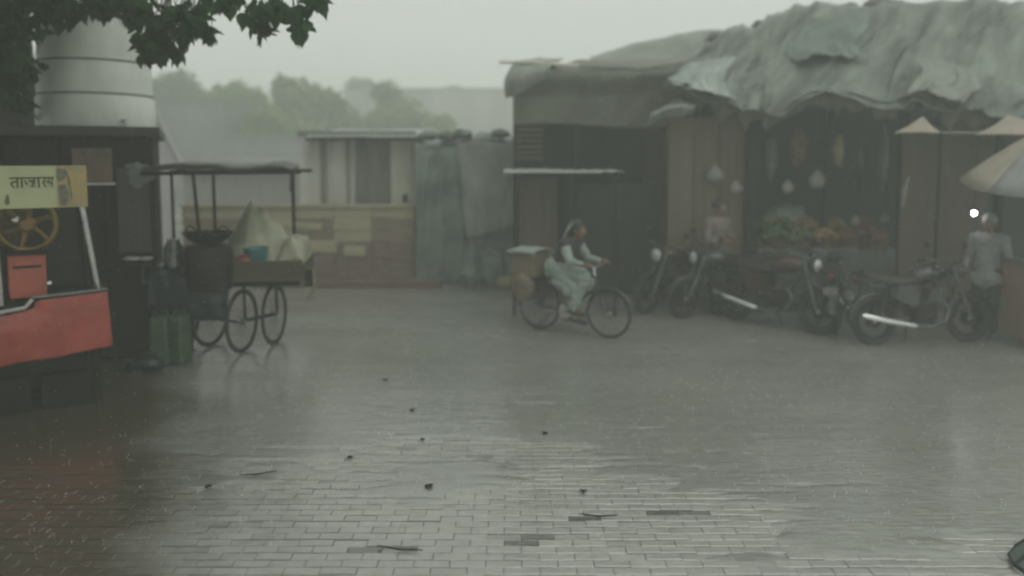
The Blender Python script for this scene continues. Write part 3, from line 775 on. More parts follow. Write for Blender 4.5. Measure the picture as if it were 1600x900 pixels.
# stove and wok
q = hcw(-.15, -.60, .80)
st = MB().lathe([(.20, 0), (.25, .02), (.27, .2), (.27, .45), (.25, .52), (.20, .53)], q, 24).build("stove_drum", M['iron'])
tag(st, "squat black drum stove on the handcart's front under the wok", "stove")
wk = thing("iron_wok", "black iron wok with two ring handles on the drum stove", "wok", q + Vector((0, 0, .51)))
MB().lathe([(.05, .02), (.15, .04), (.22, .09), (.265, .15), (.285, .165), (.285, .155), (.262, .13), (.21, .08), (.1, .05), (.001, .045)], wk.location, 30).build("bowl", M['iron'], wk)
for s_ in (-1, 1):
    c = wk.location + Vector((s_ * .19, 0, .165))
    MB().tube([c + Vector((.06 * math.cos(g), -.04 * math.sin(g), .07 * math.sin(g))) for g in [math.pi * i / 10 for i in range(11)]], .009, 6).build("handle", M['iron'], wk)
def tub(name, label, cat, m, p, r, h, grp=None):
    t_ = thing(name, label, cat, p, 0, grp)
    MB().lathe([(r * .78, 0), (r * .8, .01), (r, h * .96), (r * 1.08, h), (r * 1.08, h - .012), (r * .97, h - .014), (r * .76, .015), (.001, .012)], p, 24).build("tub_body", m, t_)
    return t_
tub("plastic_tub", "teal plastic tub beside the pale polythene heap", "tub", M['teal'], hcw(.34, -.40, .95), .14, .32)
for k, (x_, l) in enumerate(((.05, "red bowl nearer the stove on the handcart"), (.21, "red bowl nearer the teal tub on the handcart"))):
    q = hcw(x_, -.50, 1.03)
    t_ = thing("red_bowl", l, "bowl", q, 0, "red bowls on the handcart's front edge")
    MB().ball(q + Vector((0, 0, .06)), .115, 18, 10, (1.05, .8, .85), .12).build("bowl_body", M['redtub'], t_)
    MB().lathe([(.05, .15), (.06, .165), (.02, .17)], q, 12).build("knob", M['redtub'], t_)
# dark covered crate + steel tins left of the cart
q = G(262, 563); q = Vector((q.x, q.y + .25, 0))
cr_ = thing("covered_crate", "navy sheeted crate stack between the kiosk and the handcart", "crate stack", q)
b = drape([[q + Vector((-.17, -.2, .45)), q + Vector((0, -.22, .42)), q + Vector((.17, -.2, .47))],
           [q + Vector((-.19, -.2, .75)), q + Vector((0, -.23, .76)), q + Vector((.18, -.2, .77))],
           [q + Vector((-.14, -.18, 1.02)), q + Vector((0, -.19, 1.03)), q + Vector((.15, -.18, 1.02))],
           [q + Vector((-.14, .2, 1.02)), q + Vector((0, .2, 1.03)), q + Vector((.15, .2, 1.02))]], 20, 30, amp=.05, freq=4, fold=.01, ffreq=2)
b.build("sheet", M['navy'], cr_, solid=.01)
MB().box(q + Vector((0, 0, .49)), (.28, .34, .98)).build("crate_stack", M['frame_wood'], cr_, smooth=False, bevel=.01)
q2 = q + Vector((.02, -.02, 1.045))
tn = thing("steel_canister", "dark steel canister on the navy sheeted crate stack beside the wok", "canister", q2)
MB().lathe([(.10, 0), (.11, .01), (.11, .24), (.07, .30), (.07, .33), (.02, .34)], q2, 18).build("canister_body", M['tin'], tn)
# blue cloth hanging under the cart
b = drape([[hcw(-.80, -.63, .98), hcw(-.4, -.65, 1.0), hcw(.1, -.64, .98)], [hcw(-.82, -.66, .66), hcw(-.4, -.68, .6), hcw(.06, -.65, .68)], [hcw(-.8, -.6, .42), hcw(-.45, -.64, .47), hcw(0, -.6, .45)]], 26, 14, amp=.06, freq=3.5, fold=.015)
tag(b.build("hanging_cloth", M['navy'], solid=.008), "dark navy cloth hanging below the handcart's left end", "cloth")
# green jerrycans
jc = []
for k, (px, pyb, l) in enumerate(((253, 571, "green jerrycan nearer the kiosk of the two before the handcart"), (281, 568, "green jerrycan nearer the cart wheels of the two before the handcart"))):
    q = G(px, pyb)
    if k == 0:
        j_ = thing("jerrycan", l, "jerrycan", q, R(10), "green jerrycans before the handcart")
        MB().box((0, 0, .29), (.20, .22, .55), top=(.94, .94)).build("can_body", M['green_can'], j_, local=True, smooth=False, bevel=.03)
        MB().lathe([(.035, .56), (.035, .60), (.03, .61)], (-.05, 0, 0), 12).build("cap", M['black'], j_, local=True)
        MB().tube([(.0, 0, .55), (.02, 0, .61), (.07, 0, .62), (.085, 0, .55)], .012, 6).build("handle", M['green_can'], j_, local=True)
        for zz in (.18, .4): MB().box((0, 0, zz), (.206, .226, .014)).build("ridge", M['green_can'], j_, local=True, smooth=False)
        jc.append(j_)
    else:
        j_ = copy_tree(jc[0]); j_.location = q; j_.rotation_euler = (0, 0, R(-12)); j_['label'] = l
q = G(222, 583)
b = MB(); b.ball(q + Vector((0, .1, .07)), .16, 12, 8, (1.3, .8, .5), .5)
tag(b.build("rubbish_sack", M['navy']), "small dark sack slumped on the ground by the jerrycans", "sack")

# ------------------------------------------------------------------ far left background
def block(name, label, cat, x0, x1, y0, dep, top, m, parapet=True):
    t_ = thing(name, label, cat, ((x0 + x1) / 2, y0 + dep / 2, 0))
    MB().box(((x0 + x1) / 2, y0 + dep / 2, top / 2), (x1 - x0, dep, top)).build("wall", M[m], t_, smooth=False)
    if parapet:
        MB().box(((x0 + x1) / 2, y0 + dep / 2, top + .06), (x1 - x0 + .2, dep + .2, .12)).build("roof_slab", M[m], t_, smooth=False)
    return t_
zt = lambda py, Y: P(800, py, Y).z
xx = lambda px, Y: P(px, 300, Y).x
g1 = block("grey_building", "flat roofed grey building beside the tank, left of the green trees", "building", xx(252, 40), xx(352, 40), 40, 6, zt(158, 40), 'grey_wall')
g2 = block("distant_building", "pale flat roofed building rising beyond the green tarpaulin stall", "building", xx(540, 64), xx(960, 64), 64, 6, zt(140, 64), 'grey_wall2')
g3 = block("compound_wall", "long grey compound wall below the green trees behind the handcart", "wall", xx(345, 38), xx(500, 38), 38, .4, zt(216, 38), 'grey_wall')
# ridge bumps on the far roofline
for k, px in enumerate((705, 560)):
    q = P(px, 139 if px == 705 else 130, 65)
    b = MB(); b.ball((q.x, 66, q.z - .1), .8 if px == 705 else 1.1, 10, 6, (1.2, 1, .6), .4)
    tag(b.build("roof_tank", M['grey_wall']), ("small" if px == 705 else "larger") + " rounded tank on the distant pale roof", "roof tank", group="tanks on the distant roof")
lw = thing("lilac_wall", "pale lilac end wall seen between the kiosk and the handcart", "wall", (xx(240, 20), 20, 0))
b = MB(); zz = zt(165, 20); za = zt(345, 20)
b.prism([(xx(150, 20), 0), (xx(258, 20), 0), (xx(262, 20), za), (xx(284, 20), zt(262, 20)), (xx(262, 20), zt(215, 20)), (xx(240, 20), zz), (xx(150, 20), zz)], 20, 20.25)
b.build("wall_face", M['lilac'], lw, smooth=False)
MB().tube([(xx(240, 20), 20, zz), (xx(262, 20), 20, zt(215, 20)), (xx(284, 20), 20, zt(262, 20))], .035, 6).build("coping", M['grey_wall'], lw)
# low shed with pale roof
def corrugated(x0, x1, y0, y1, z0, z1, pitch=.12, amp=.018, nx=None):
    b = MB(); n = int((x1 - x0) / pitch * 6); vs = []
    for j, (yy, zz_) in enumerate(((y0, z0), ((y0 + y1) / 2, (z0 + z1) / 2), (y1, z1))):
        for i in range(n + 1):
            x_ = x0 + (x1 - x0) * i / n
            vs.append((x_, yy, zz_ + amp * math.sin(i / 6 * 2 * math.pi) + .02 * noise.noise(Vector((x_ * 1.2, yy, 0)))))
    b.add(vs, [(j * (n + 1) + i, j * (n + 1) + i + 1, (j + 1) * (n + 1) + i + 1, (j + 1) * (n + 1) + i) for j in range(2) for i in range(n)])
    return b
Y_ = 24.0
ls = thing("low_shed", "low shed with a wet corrugated roof behind the handcart canopy", "shed", (xx(370, Y_), Y_, 0))
MB().box(((xx(285, Y_) + xx(465, Y_)) / 2, Y_ + 1.2, 1.1), (xx(465, Y_) - xx(285, Y_), 2.2, 2.2)).build("wall", M['door'], ls, smooth=False)
corrugated(xx(280, Y_), xx(475, Y_), Y_ - .3, Y_ + 3.4, zt(262, Y_), zt(243, Y_ + 3.4)).build("roof", M['grey_wall'], ls, solid=.01)

# trees beyond
def far_tree(px, Y, top_py, rx, rz, n, label, m='leaf_far', size=1.6, seed=1, grp="green trees over the far sheds"):
    rr = random.Random(seed); c = P(px, top_py, Y); zc = c.z - rz
    t_ = thing("leafy_tree", label, "tree", (c.x, Y, 0), 0, grp)
    MB().tube([(c.x, Y, 0), (c.x + .1, Y, zc * .5), (c.x - .05, Y, zc)], [.18, .14, .09], 10).build("trunk", M['bark'], t_)
    for k in range(5):
        a = 2 * math.pi * k / 5 + seed
        MB().tube([(c.x, Y, zc * .7), (c.x + rx * .35 * math.cos(a), Y + rx * .3 * math.sin(a), zc), (c.x + rx * .7 * math.cos(a), Y + rx * .6 * math.sin(a), zc + rz * .5)], [.07, .05, .02], 6).build("limb", M['bark'], t_)
    b = MB(); cl = []
    for k in range(16):
        a = rr.uniform(0, 2 * math.pi); q = rr.random() ** .5
        cl.append((Vector((c.x + rx * q * math.cos(a), Y + rx * .8 * q * math.sin(a), zc + rz * rr.uniform(-.7, .75) * (1.15 - q * .6))), rr.uniform(.22, .42) * min(rx, rz * 1.6)))
    for k in range(n):
        p0, r0 = rr.choice(cl)
        d = Vector((rr.gauss(0, 1), rr.gauss(0, 1), rr.gauss(0, 1))).normalized() * (rr.random() ** .4) * r0
        p = p0 + Vector((d.x, d.y, d.z * .75))
        rot = Matrix.Rotation(rr.uniform(0, 6.28), 3, 'Z') @ Matrix.Rotation(rr.uniform(-1.3, 1.3), 3, 'X')
        b.add([rot @ (v * size * rr.uniform(.7, 1.3)) + p for v in LV], LF)
    tag(b.build("crown", M[m], t_), kind='stuff')
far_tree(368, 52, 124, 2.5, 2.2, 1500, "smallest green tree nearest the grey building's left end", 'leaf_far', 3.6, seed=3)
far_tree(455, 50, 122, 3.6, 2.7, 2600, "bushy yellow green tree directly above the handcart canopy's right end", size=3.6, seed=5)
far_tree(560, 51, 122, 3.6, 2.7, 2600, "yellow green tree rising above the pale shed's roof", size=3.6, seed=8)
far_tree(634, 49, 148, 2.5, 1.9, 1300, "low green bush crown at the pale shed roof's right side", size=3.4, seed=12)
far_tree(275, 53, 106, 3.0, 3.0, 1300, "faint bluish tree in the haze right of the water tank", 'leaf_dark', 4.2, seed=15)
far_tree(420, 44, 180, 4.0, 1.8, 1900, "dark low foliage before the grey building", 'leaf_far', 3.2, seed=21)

# ------------------------------------------------------------------ pale shed with door, board fence
Y_ = 15.6
ps = thing("pale_shed", "pale plastered shed with a grey door and sagging sheet roof", "shed", (xx(560, Y_), Y_, 0))
top = zt(214, Y_)
MB().box(((xx(470, Y_) + xx(552, Y_)) / 2, Y_ + .06, top / 2), (xx(552, Y_) - xx(470, Y_), .12, top)).build("wall", M['plaster'], ps, smooth=False)
MB().box(((xx(612, Y_) + xx(645, Y_)) / 2, Y_ + .02, top / 2), (xx(645, Y_) - xx(612, Y_), .2, top)).build("pillar", M['plaster_y'], ps, smooth=False)
MB().box((xx(645, Y_) - .05, Y_ + 1.2, top / 2), (.1, 2.2, top)).build("side_wall", M['plaster'], ps, smooth=False)
MB().box((xx(470, Y_) + .05, Y_ + 1.2, top / 2), (.1, 2.2, top)).build("side_wall", M['plaster'], ps, smooth=False)
MB().box(((xx(470, Y_) + xx(645, Y_)) / 2, Y_ + .1, top + .06), (xx(650, Y_) - xx(468, Y_), .22, .11)).build("lintel", M['grey_wall'], ps, smooth=False)
dr = MB().box(((xx(554, Y_) + xx(610, Y_)) / 2, Y_ + .12, top / 2), (xx(610, Y_) - xx(554, Y_), .05, top - .02)).build("door", M['door'], ps, smooth=False)
for px in (556, 574, 594, 608):
    MB().box((xx(px, Y_), Y_ + .075, top / 2), (.05, .04, top - .04)).build("door_batten", M['grey_wall'], dr, smooth=False)
for px in (507, 545):
    MB().box((xx(px, Y_), Y_ - .02, top / 2), (.12 if px == 507 else .06, .04, top - .03)).build("wall_strip", M['door'], ps, smooth=False)
q = P(633, 309, Y_ - .1)
MB().box(q, (.09, .06, .14)).build("switch_box", M['iron'], ps, smooth=False)
corrugated(xx(488, Y_), xx(666, Y_), Y_ - .45, Y_ + 2.4, zt(214, Y_ - .4), zt(203, Y_ + 2.4), amp=.016).build("roof", M['roof_pale'], ps, solid=.012)
MB().tube([(xx(488, Y_), Y_ - .42, zt(219, Y_)), (xx(560, Y_), Y_ - .42, zt(217, Y_)), (xx(668, Y_), Y_ - .42, zt(218, Y_))], .03, 8).build("eave_pole", M['frame_wood'], ps)
# board fence
Y_ = 14.9
bfn = thing("board_fence", "low fence of yellowed and red brown boards before the pale shed", "fence", (xx(470, Y_), Y_, 0))
ubs = [unit_box("board", M[k]) for k in ('yellow_board', 'brown_board', 'redbrown', 'shade')]
zs = [zt(322, Y_), zt(340, Y_), zt(360, Y_), zt(378, Y_), zt(404, Y_), zt(428, Y_), 0.0]
mats = [0, 1, 1, 2, 2, 2]
xs0 = [xx(p, Y_) for p in (286, 345, 400, 455, 520, 580, 648)]
for r_ in range(6):
    for c_ in range(6):
        h = zs[r_] - zs[r_ + 1]
        k = mats[r_]
        if r_ in (1, 2) and c_ in (2, 4): k = 0
        w = xs0[c_ + 1] - xs0[c_]
        piece("board", ubs[k], bfn, Vector(((xs0[c_] + xs0[c_ + 1]) / 2, Y_ + random.uniform(-.02, .02), (zs[r_] + zs[r_ + 1]) / 2)) - Vector(bfn.location), (random.uniform(-.02, .02), random.uniform(-.006, .006), 0), (w - .015, .03, h - .012))
MB().box(((xs0[0] + xs0[-1]) / 2, Y_ - .04, zs[0] + .01), (xs0[-1] - xs0[0] + .1, .07, .05)).build("top_rail", M['yellow_board'], bfn, smooth=False)
for px in (286, 400, 520, 648):
    MB().box((xx(px, Y_), Y_ + .07, zs[0] / 2), (.08, .08, zs[0])).build("fence_post", M['brown_board'], bfn, smooth=False)
for px, py, w, h in ((505, 385, .50, .22), (554, 391, .40, .20), (465, 352, .9, .12)):
    q = P(px, py, Y_ - .05)
    MB().box(q, (w, .02, h), Matrix.Rotation(R(2), 3, 'Y')).build("pale_panel", M['yellow_board'], bfn, smooth=False)
b = MB(); k_ = Vector((xx(540, 14.3), 14.3, 0))
b.box((xx(540, 14.3), 14.35, .07), (3.4, .25, .14)); tag(b.build("kerb", M['brickred'], smooth=False, bevel=.02), "low kerb along the far fence", kind='structure')

# ------------------------------------------------------------------ green tarpaulin stall
Y_ = 14.6
gs = thing("tarpaulin_stall", "closed stall draped in ragged green tarpaulin between pale shed and dark shed", "stall", (xx(720, Y_), Y_, 0))
rows = []
for (py, dy) in ((440, -.05), (390, .0), (330, .03), (270, .0), (228, .1), (216, .7), (214, 1.8)):
    rows.append([P(px, py + {650: 0, 690: 6, 730: 0, 765: -3, 812: 4}[px] * (1 if py < 240 else 0), Y_ + dy + (.12 if px in (690, 765) else 0)) for px in (650, 690, 730, 765, 812)])
drape(rows, 60, 60, amp=.12, freq=1.8, fold=.035, ffreq=3, fskew=.25, seed=2).build("tarpaulin", M['tarp_green'], gs, solid=.012)
b = drape([[P(716, 225, Y_ - .15), P(745, 222, Y_ - .15), P(806, 226, Y_ - .15)], [P(722, 300, Y_ - .12), P(750, 310, Y_ - .15), P(806, 300, Y_ - .1)], [P(730, 372, Y_ - .12), P(760, 366, Y_ - .14), P(806, 350, Y_ - .1)]], 30, 30, amp=.1, freq=2.4, fold=.03, ffreq=2, seed=7)
b.build("grey_flap", M['tarp_grey'], gs, solid=.01)
MB().box((xx(728, Y_), Y_ + .7, 1.2), (1.5, .9, 2.3)).build("frame_box", M['shade'], gs, smooth=False)
for px, py in ((668, 212), (700, 214), (722, 210), (782, 209)):
    q = P(px, py, Y_ + .2)
    MB().ball(q, .14, 10, 6, (1.3, 1, .6), .6).build("weight_bundle", M['tarp_green'], gs)
for k, (px, w, h) in enumerate(((770, .5, .75), (735, .4, .42), (800, .35, .6))):
    q = G(px, 450)
    b = MB(); b.ball((q.x, q.y + .2, h * .42), .5, 14, 10, (w, .4, h), .45)
    tag(b.build("covered_pile", M['tarp_green']), ["tallest dark sheeted pile at the foot of the green tarpaulin stall", "lowest dark sheeted pile at the foot of the green tarpaulin stall", "dark sheeted pile closest to the dark shed corner"][k], "pile", group="sheeted piles by the tarpaulin stall")
q = G(797, 452)
b = MB(); b.ball((q.x, q.y, .12), .2, 12, 8, (1.3, .8, .6), .4)
tag(b.build("straw_sack", M['sack']), "small yellowish sack on the wet ground behind the bicycle", "sack")

# ------------------------------------------------------------------ middle dark shed
Y_ = 13.0
X0, X1 = xx(803, Y_), xx(1060, Y_)
ms = thing("dark_shed", "dark open fronted market shed with sagging brown roof sheet behind the cyclist", "shed", ((X0 + X1) / 2, Y_ + 1.5, 0))
zr = zt(108, Y_)
MB().box((X0 + .04, Y_ + 1.6, zr / 2), (.08, 3.2, zr)).build("side_wall", M['tarp_dk'], ms, smooth=False)
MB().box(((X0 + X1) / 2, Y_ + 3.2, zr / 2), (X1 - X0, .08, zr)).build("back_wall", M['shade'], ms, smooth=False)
for px in (806, 900, 1040):
    MB().box((xx(px, Y_), Y_ + .02, zr / 2 - .05), (.09, .09, zr - .1)).build("post", M['frame_wood'], ms, smooth=False)
# upper fascia of brown sheet
rows = [[P(px, y, Y_ + .0) for px, y in ((802, 196), (850, 192), (920, 196), (990, 200), (1060, 196))],
        [P(px, y, Y_ - .06) for px, y in ((802, 150), (850, 150), (920, 152), (990, 150), (1060, 148))],
        [P(px, y, Y_ - .03) for px, y in ((800, 112), (850, 106), (920, 104), (990, 103), (1060, 98))],
        [P(px, y, Y_ + 3.0) for px, y in ((806, 112), (850, 104), (920, 98), (990, 96), (1060, 92))]]
drape(rows, 60, 30, amp=.07, freq=1.6, fold=.02, ffreq=3, fskew=.3, seed=9).build("roof_sheet", M['tarp_dk'], ms, solid=.012)
# inner back cloth lower
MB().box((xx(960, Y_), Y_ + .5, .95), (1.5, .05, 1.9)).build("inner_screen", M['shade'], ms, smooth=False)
# bulging pale tarp roll at left corner
rows = [[P(790, 152, Y_ - .35), P(820, 140, Y_ - .4), P(850, 118, Y_ - .3)], [P(789, 130, Y_ - .45), P(815, 118, Y_ - .5), P(855, 108, Y_ - .35)],
        [P(802, 106, Y_ - .2), P(830, 102, Y_ - .2), P(870, 102, Y_ - .2)], [P(810, 100, Y_ + .6), P(840, 98, Y_ + .6), P(880, 98, Y_ + .6)]]
drape(rows, 24, 20, amp=.07, freq=3, fold=.02, ffreq=2, seed=11).build("roof_flap", M['tarp_grey'], ms, solid=.02)
MB().tube([P(780, 97, Y_ - .35), P(840, 98, Y_ - .32), P(905, 103, Y_ - .3)], .028, 8).build("roof_pole", M['plaster'], ms)
MB().tube([P(905, 103, Y_ - .3), P(1000, 106, Y_ - .25), P(1100, 92, Y_ - .2)], .022, 8).build("roof_pole", M['tarp_grey'], ms)
sl = unit_box("slat", M['ply'])
for k in range(7):
    q0, q1 = P(807, 194 + k * 9, Y_ - .08), P(848, 194 + k * 9, Y_ - .08)
    piece("slat", sl, ms, (q0 + q1) / 2 - Vector(ms.location), (R(-25), random.gauss(0, .01), 0), (q1.x - q0.x, .07, .018))
# hump roof behind
hr = thing("domed_roof", "pale rounded tarpaulin roof bulging behind the dark shed", "roof", (xx(1040, 16.6), 17, 0))
rows = [[P(915, 100, 16.4), P(985, 102, 16.4), P(1060, 104, 16.4), P(1140, 104, 16.4)], [P(925, 93, 17.0), P(985, 76, 17.0), P(1050, 66, 17.0), P(1140, 62, 17.0)],
        [P(935, 92, 17.8), P(990, 70, 17.8), P(1055, 57, 17.8), P(1145, 52, 17.8)], [P(945, 96, 19), P(1000, 84, 19), P(1060, 76, 19), P(1150, 70, 19)]]
drape(rows, 40, 24, amp=.06, freq=1.6, fold=.02, ffreq=3, seed=4).build("tarpaulin", M['tarp_grey'], hr, solid=.02)
MB().box((xx(1040, 17.6), 17.7, 1.9), (2.6, 2.0, 3.8)).build("wall", M['shade'], hr, smooth=False)

# thin sheet awning + tan curtain
aw = thing("sheet_awning", "thin flat sheet awning on slim posts in front of the dark shed", "awning", (xx(880, 12.2), 12.2, 0))
q0, q1 = P(787, 268, 11.6), P(975, 267, 11.6)
corrugated(q0.x, q1.x, 11.6, 12.75, q0.z, q0.z + .02, .2, .006).build("awning_sheet", M['roof_pale'], aw, solid=.012)
MB().box(((q0.x + q0.x + 1.42) / 2, 11.59, q0.z), (1.42, .03, .035)).build("front_edge", M['pale_cloth'], aw, smooth=False)
for x_ in (q0.x + .16, q1.x - .1):
    MB().tube([(x_, 11.66, 0), (x_, 11.66, q0.z - .012)], .025, 8).build("post", M['frame_wood'], aw)
q0, q1 = P(812, 278, 12.6), P(868, 395, 12.6)
drape([[P(812, 275, 12.6), P(840, 275, 12.62), P(870, 275, 12.6)], [P(812, 340, 12.6), P(840, 340, 12.64), P(870, 340, 12.6)], [P(812, 425, 12.6), P(842, 425, 12.6), P(872, 425, 12.6)]], 24, 12, amp=.03, freq=3, fold=.02, ffreq=3, fskew=0).build("curtain", M['tan'], aw, solid=.01)

# ------------------------------------------------------------------ big market shed on the right, tarp roof
Y_ = 12.6
rs = thing("market_shed", "large market shed under a crumpled grey green tarpaulin roof at the right", "shed", (xx(1350, Y_), Y_ + 1.5, 0))
pxs = [1035, 1080, 1130, 1175, 1215, 1265, 1330, 1385, 1430, 1480, 1530, 1600, 1720, 1860]
fy = [141, 152, 164, 174, 180, 152, 153, 168, 154, 170, 182, 205, 215, 222]
tpx = [1062, 1095, 1130, 1165, 1200, 1245, 1310, 1370, 1430, 1480, 1540, 1610, 1730, 1870]
ty = [112, 76, 57, 44, 34, 24, 16, 12, 8, 2, 3, 14, 18, 24]
Yf = lambda px: 12.0 - (px - 1035) / 825 * 1.6
rows = []
for t_, bow in ((0, 0), (.12, .02), (.3, .05), (.5, .06), (.72, .05), (1, 0)):
    rows.append([P(px + (qx - px) * t_, max(a + (c - a) * t_ ** .95 - bow * 30, c), Yf(px) + 2.6 * t_) for px, qx, a, c in zip(pxs, tpx, fy, ty)])
rows.append([P(qx, c + 18, Yf(px) + 5.2) for px, qx, c in zip(pxs, tpx, ty)])
drape(rows, 300, 110, amp=.07, freq=.8, skew=(1, .6, 1), fold=.012, ffreq=5, fskew=.30, seed=1.3, creases=150, cw=(.004, .018), ca=.11, cdir=(.35, 1.25)).build("tarpaulin_roof", M['tarp'], rs, solid=.015)
# hanging ragged edge under front
edge = [P(px, y - 6, Yf(px) + .06) for px, y in zip(pxs, fy)]
low = [p + Vector((0, .22, -.20)) for p in edge]
b = drape([edge, [e_ + Vector((0, .12, -.08)) for e_ in edge], low], 220, 6, amp=.05, freq=4, fold=.02, ffreq=14, fskew=0, creases=30, cw=(.003, .006), ca=.05, cdir=(1.3, 1.8))
for i in range(221):
    q = noise.noise(Vector((i * .13, 1, 2))) + .6 * noise.noise(Vector((i * .45, 5, 2)))
    for j in (4, 5, 6): b.v[j * 221 + i].z -= max(-.12, q * .20) * (j - 3) / 3
b.build("roof_hem", M['tarp_dk'], rs, solid=.01)
# patches of other sheeting laid over the tarpaulin
def roof_patch(u0, u1, v0, v1, m, sd):
    def pt(u, v):
        q = spline([spline(rr_, u) for rr_ in rows[:6]], v); return q
    rr = [[pt(u0 + (u1 - u0) * a + .02 * math.sin(c * 5 + sd), v0 + (v1 - v0) * c) + Vector((0, -.11, .10)) for a in (0, .33, .66, 1)] for c in (0, .33, .66, 1)]
    drape(rr, 60, 40, amp=.05, freq=2, fold=.012, ffreq=4, seed=sd, creases=22, cw=(.01, .03), ca=.07).build("sheet_patch", M[m], rs, solid=.01)
roof_patch(.02, .17, .02, .62, 'roof_skin', 2.2)
roof_patch(.36, .50, .45, .92, 'tarp_green', 3.1)
roof_patch(.60, .74, -.02, .40, 'tarp_grey', 4.4)
# drooping scrap at left of the roof
rows2 = [[P(1010, 195, 12.0), P(1040, 180, 12.0), P(1085, 176, 12.0)], [P(1015, 185, 11.9), P(1045, 168, 11.85), P(1085, 168, 11.9)], [P(1025, 178, 12.2), P(1055, 160, 12.2), P(1090, 160, 12.2)]]
drape(rows2, 30, 16, amp=.06, freq=4, fold=.02, creases=10, cw=(.02, .05), ca=.05).build("loose_scrap", M['tarp_grey'], rs, solid=.01)
XR0, XR1 = xx(1045, Y_), xx(1900, Y_)
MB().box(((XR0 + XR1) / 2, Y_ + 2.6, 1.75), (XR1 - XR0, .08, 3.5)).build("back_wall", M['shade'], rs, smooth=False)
MB().box((XR0 + .04, Y_ + 1.3, 1.6), (.08, 2.5, 3.2)).build("side_wall", M['ply'], rs, smooth=False)
pl = unit_box("panel", M['ply'])
for k, (pa, pb) in enumerate(((1046, 1085), (1086, 1125), (1126, 1165))):
    q0, q1 = P(pa, 180, Y_ - .1), P(pb, 180, Y_ - .1)
    piece("panel", pl, rs, Vector(((q0.x + q1.x) / 2, Y_ - .1 + .01 * k, 1.48)) - Vector(rs.location), (0, random.gauss(0, .006), 0), (q1.x - q0.x - .01, .03, 2.95))
for px, w in ((1175, .17), (1290, .07), (1408, .12), (1470, .30), (1560, .1)):
    MB().box((xx(px, Y_ - .2), Y_ - .2, 1.55), (w, .12, 3.1)).build("post", M['frame_wood'], rs, smooth=False)
MB().box((xx(1480, 12.0), 12.1, 1.4), (1.3, .05, 2.8)).build("screen", M['tan'], rs, smooth=False)
# loose rocks/bundles on the ridge
for k, (px, py, r_) in enumerate(((1118, 57, .13), (1152, 48, .12), (1190, 35, .10), (1235, 28, .10), (1300, 16, .09), (1325, 10, .12), (1372, 6, .17), (1395, 8, .14))):
    q = P(px, py + 4, Yf(px - 20) + 2.6)
    b = MB(); b.ball(q, r_, 12, 8, (1.4, 1, .8), .6)
    tag(b.build("rag_bundle", M['tarp_dk']), ["lowest dark bundle on the tarpaulin ridge towards the domed roof", "second dark bundle up the tarpaulin ridge from its low end", "third dark bundle up the tarpaulin ridge from its low end",
        "fourth dark bundle up the tarpaulin ridge from its low end", "small dark bundle just left of the ridge's three top bundles", "first of the three bundles on the tarpaulin roof's top", "largest dark bundle on the tarpaulin roof's top", "rightmost dark bundle on the tarpaulin roof's top"][k], "bundle", group="bundles weighting the tarpaulin ridge")
# ------------------------------------------------------------------ fruit stall goods
Yc = 12.0
ct = thing("fruit_counter", "long fruit counter hung with dark green cloth under the tarpaulin roof", "counter", (xx(1290, Yc), Yc + .4, 0))
cz = zt(388, Yc)
xa, xb = xx(1186, Yc), xx(1402, Yc)
MB().box(((xa + xb) / 2, Yc + .45, cz - .03), (xb - xa, .9, .06)).build("counter_top", M['cart_wood'], ct, smooth=False)
drape([[Vector((xa, Yc - .02, cz)), Vector(((xa + xb) / 2, Yc - .02, cz - .02)), Vector((xb, Yc - .02, cz))], [Vector((xa, Yc - .05, .1)), Vector(((xa + xb) / 2, Yc - .05, .12)), Vector((xb, Yc - .05, .1))]], 60, 12, amp=.04, freq=3, fold=.025, ffreq=6, fskew=0).build("counter_cloth", M['counter'], ct, solid=.01)
for x_ in (xa + .05, xb - .05):
    for y_ in (.1, .8): MB().box((x_, Yc + y_, cz / 2 - .03), (.07, .07, cz - .06)).build("leg", M['frame_wood'], ct, smooth=False)
def fruit_basket(px, yy, m, r_, zt_, label, heap=1.0):
    x_ = xx(px, yy); t_ = thing("fruit_basket", label, "basket", (x_, yy, zt_), 0, "fruit baskets on the counter")
    MB().lathe([(r_ * .75, 0), (r_, .10), (r_ * 1.05, .11), (r_ * .97, .09), (r_ * .7, .02), (.001, .02)], (x_, yy, zt_), 20).build("basket_bowl", M['basket'], t_)
    b = MB()
    for k in range(60):
        a = random.uniform(0, 6.28); q = random.random() ** .5 * r_ * .9
        z_ = .10 + heap * .16 * (1 - (q / r_) ** 2) + random.uniform(-.01, .01)
        b.ball((x_ + q * math.cos(a), yy + q * math.sin(a), zt_ + z_), random.uniform(.033, .042), 7, 5)
    tag(b.build("fruit", M[m], t_), kind='stuff')
fr = [(1215, 12.5, 'greenfruit', .20, "green fruit basket nearest the dark post"), (1252, 12.3, 'greenfruit', .2, "green fruit basket beside the orange heaps"),
      (1262, 12.75, 'orange', .2, "orange fruit basket behind the green ones"), (1290, 12.3, 'orange', .22, "front orange fruit basket in the counter's middle"),
      (1305, 12.75, 'orange', .2, "back orange fruit basket in the counter's middle"), (1330, 12.3, 'redfruit', .21, "front red fruit basket beside the orange ones"),
      (1350, 12.75, 'redfruit', .2, "back red fruit basket"), (1372, 12.3, 'redfruit', .2, "red fruit basket at the counter's far right end"), (1226, 12.85, 'greenfruit', .2, "green fruit basket at the counter's rear left")]
for px, yy, m, r_, l in fr: fruit_basket(px, yy, m, r_, cz + (.12 if yy > 12.6 else 0), l)
MB()  # back step for rear baskets
tag(MB().box(((xa + xb) / 2, 12.8, cz + .06), (xb - xa - .1, .4, .116)).build("counter_step", M['cart_wood'], ct, smooth=False))
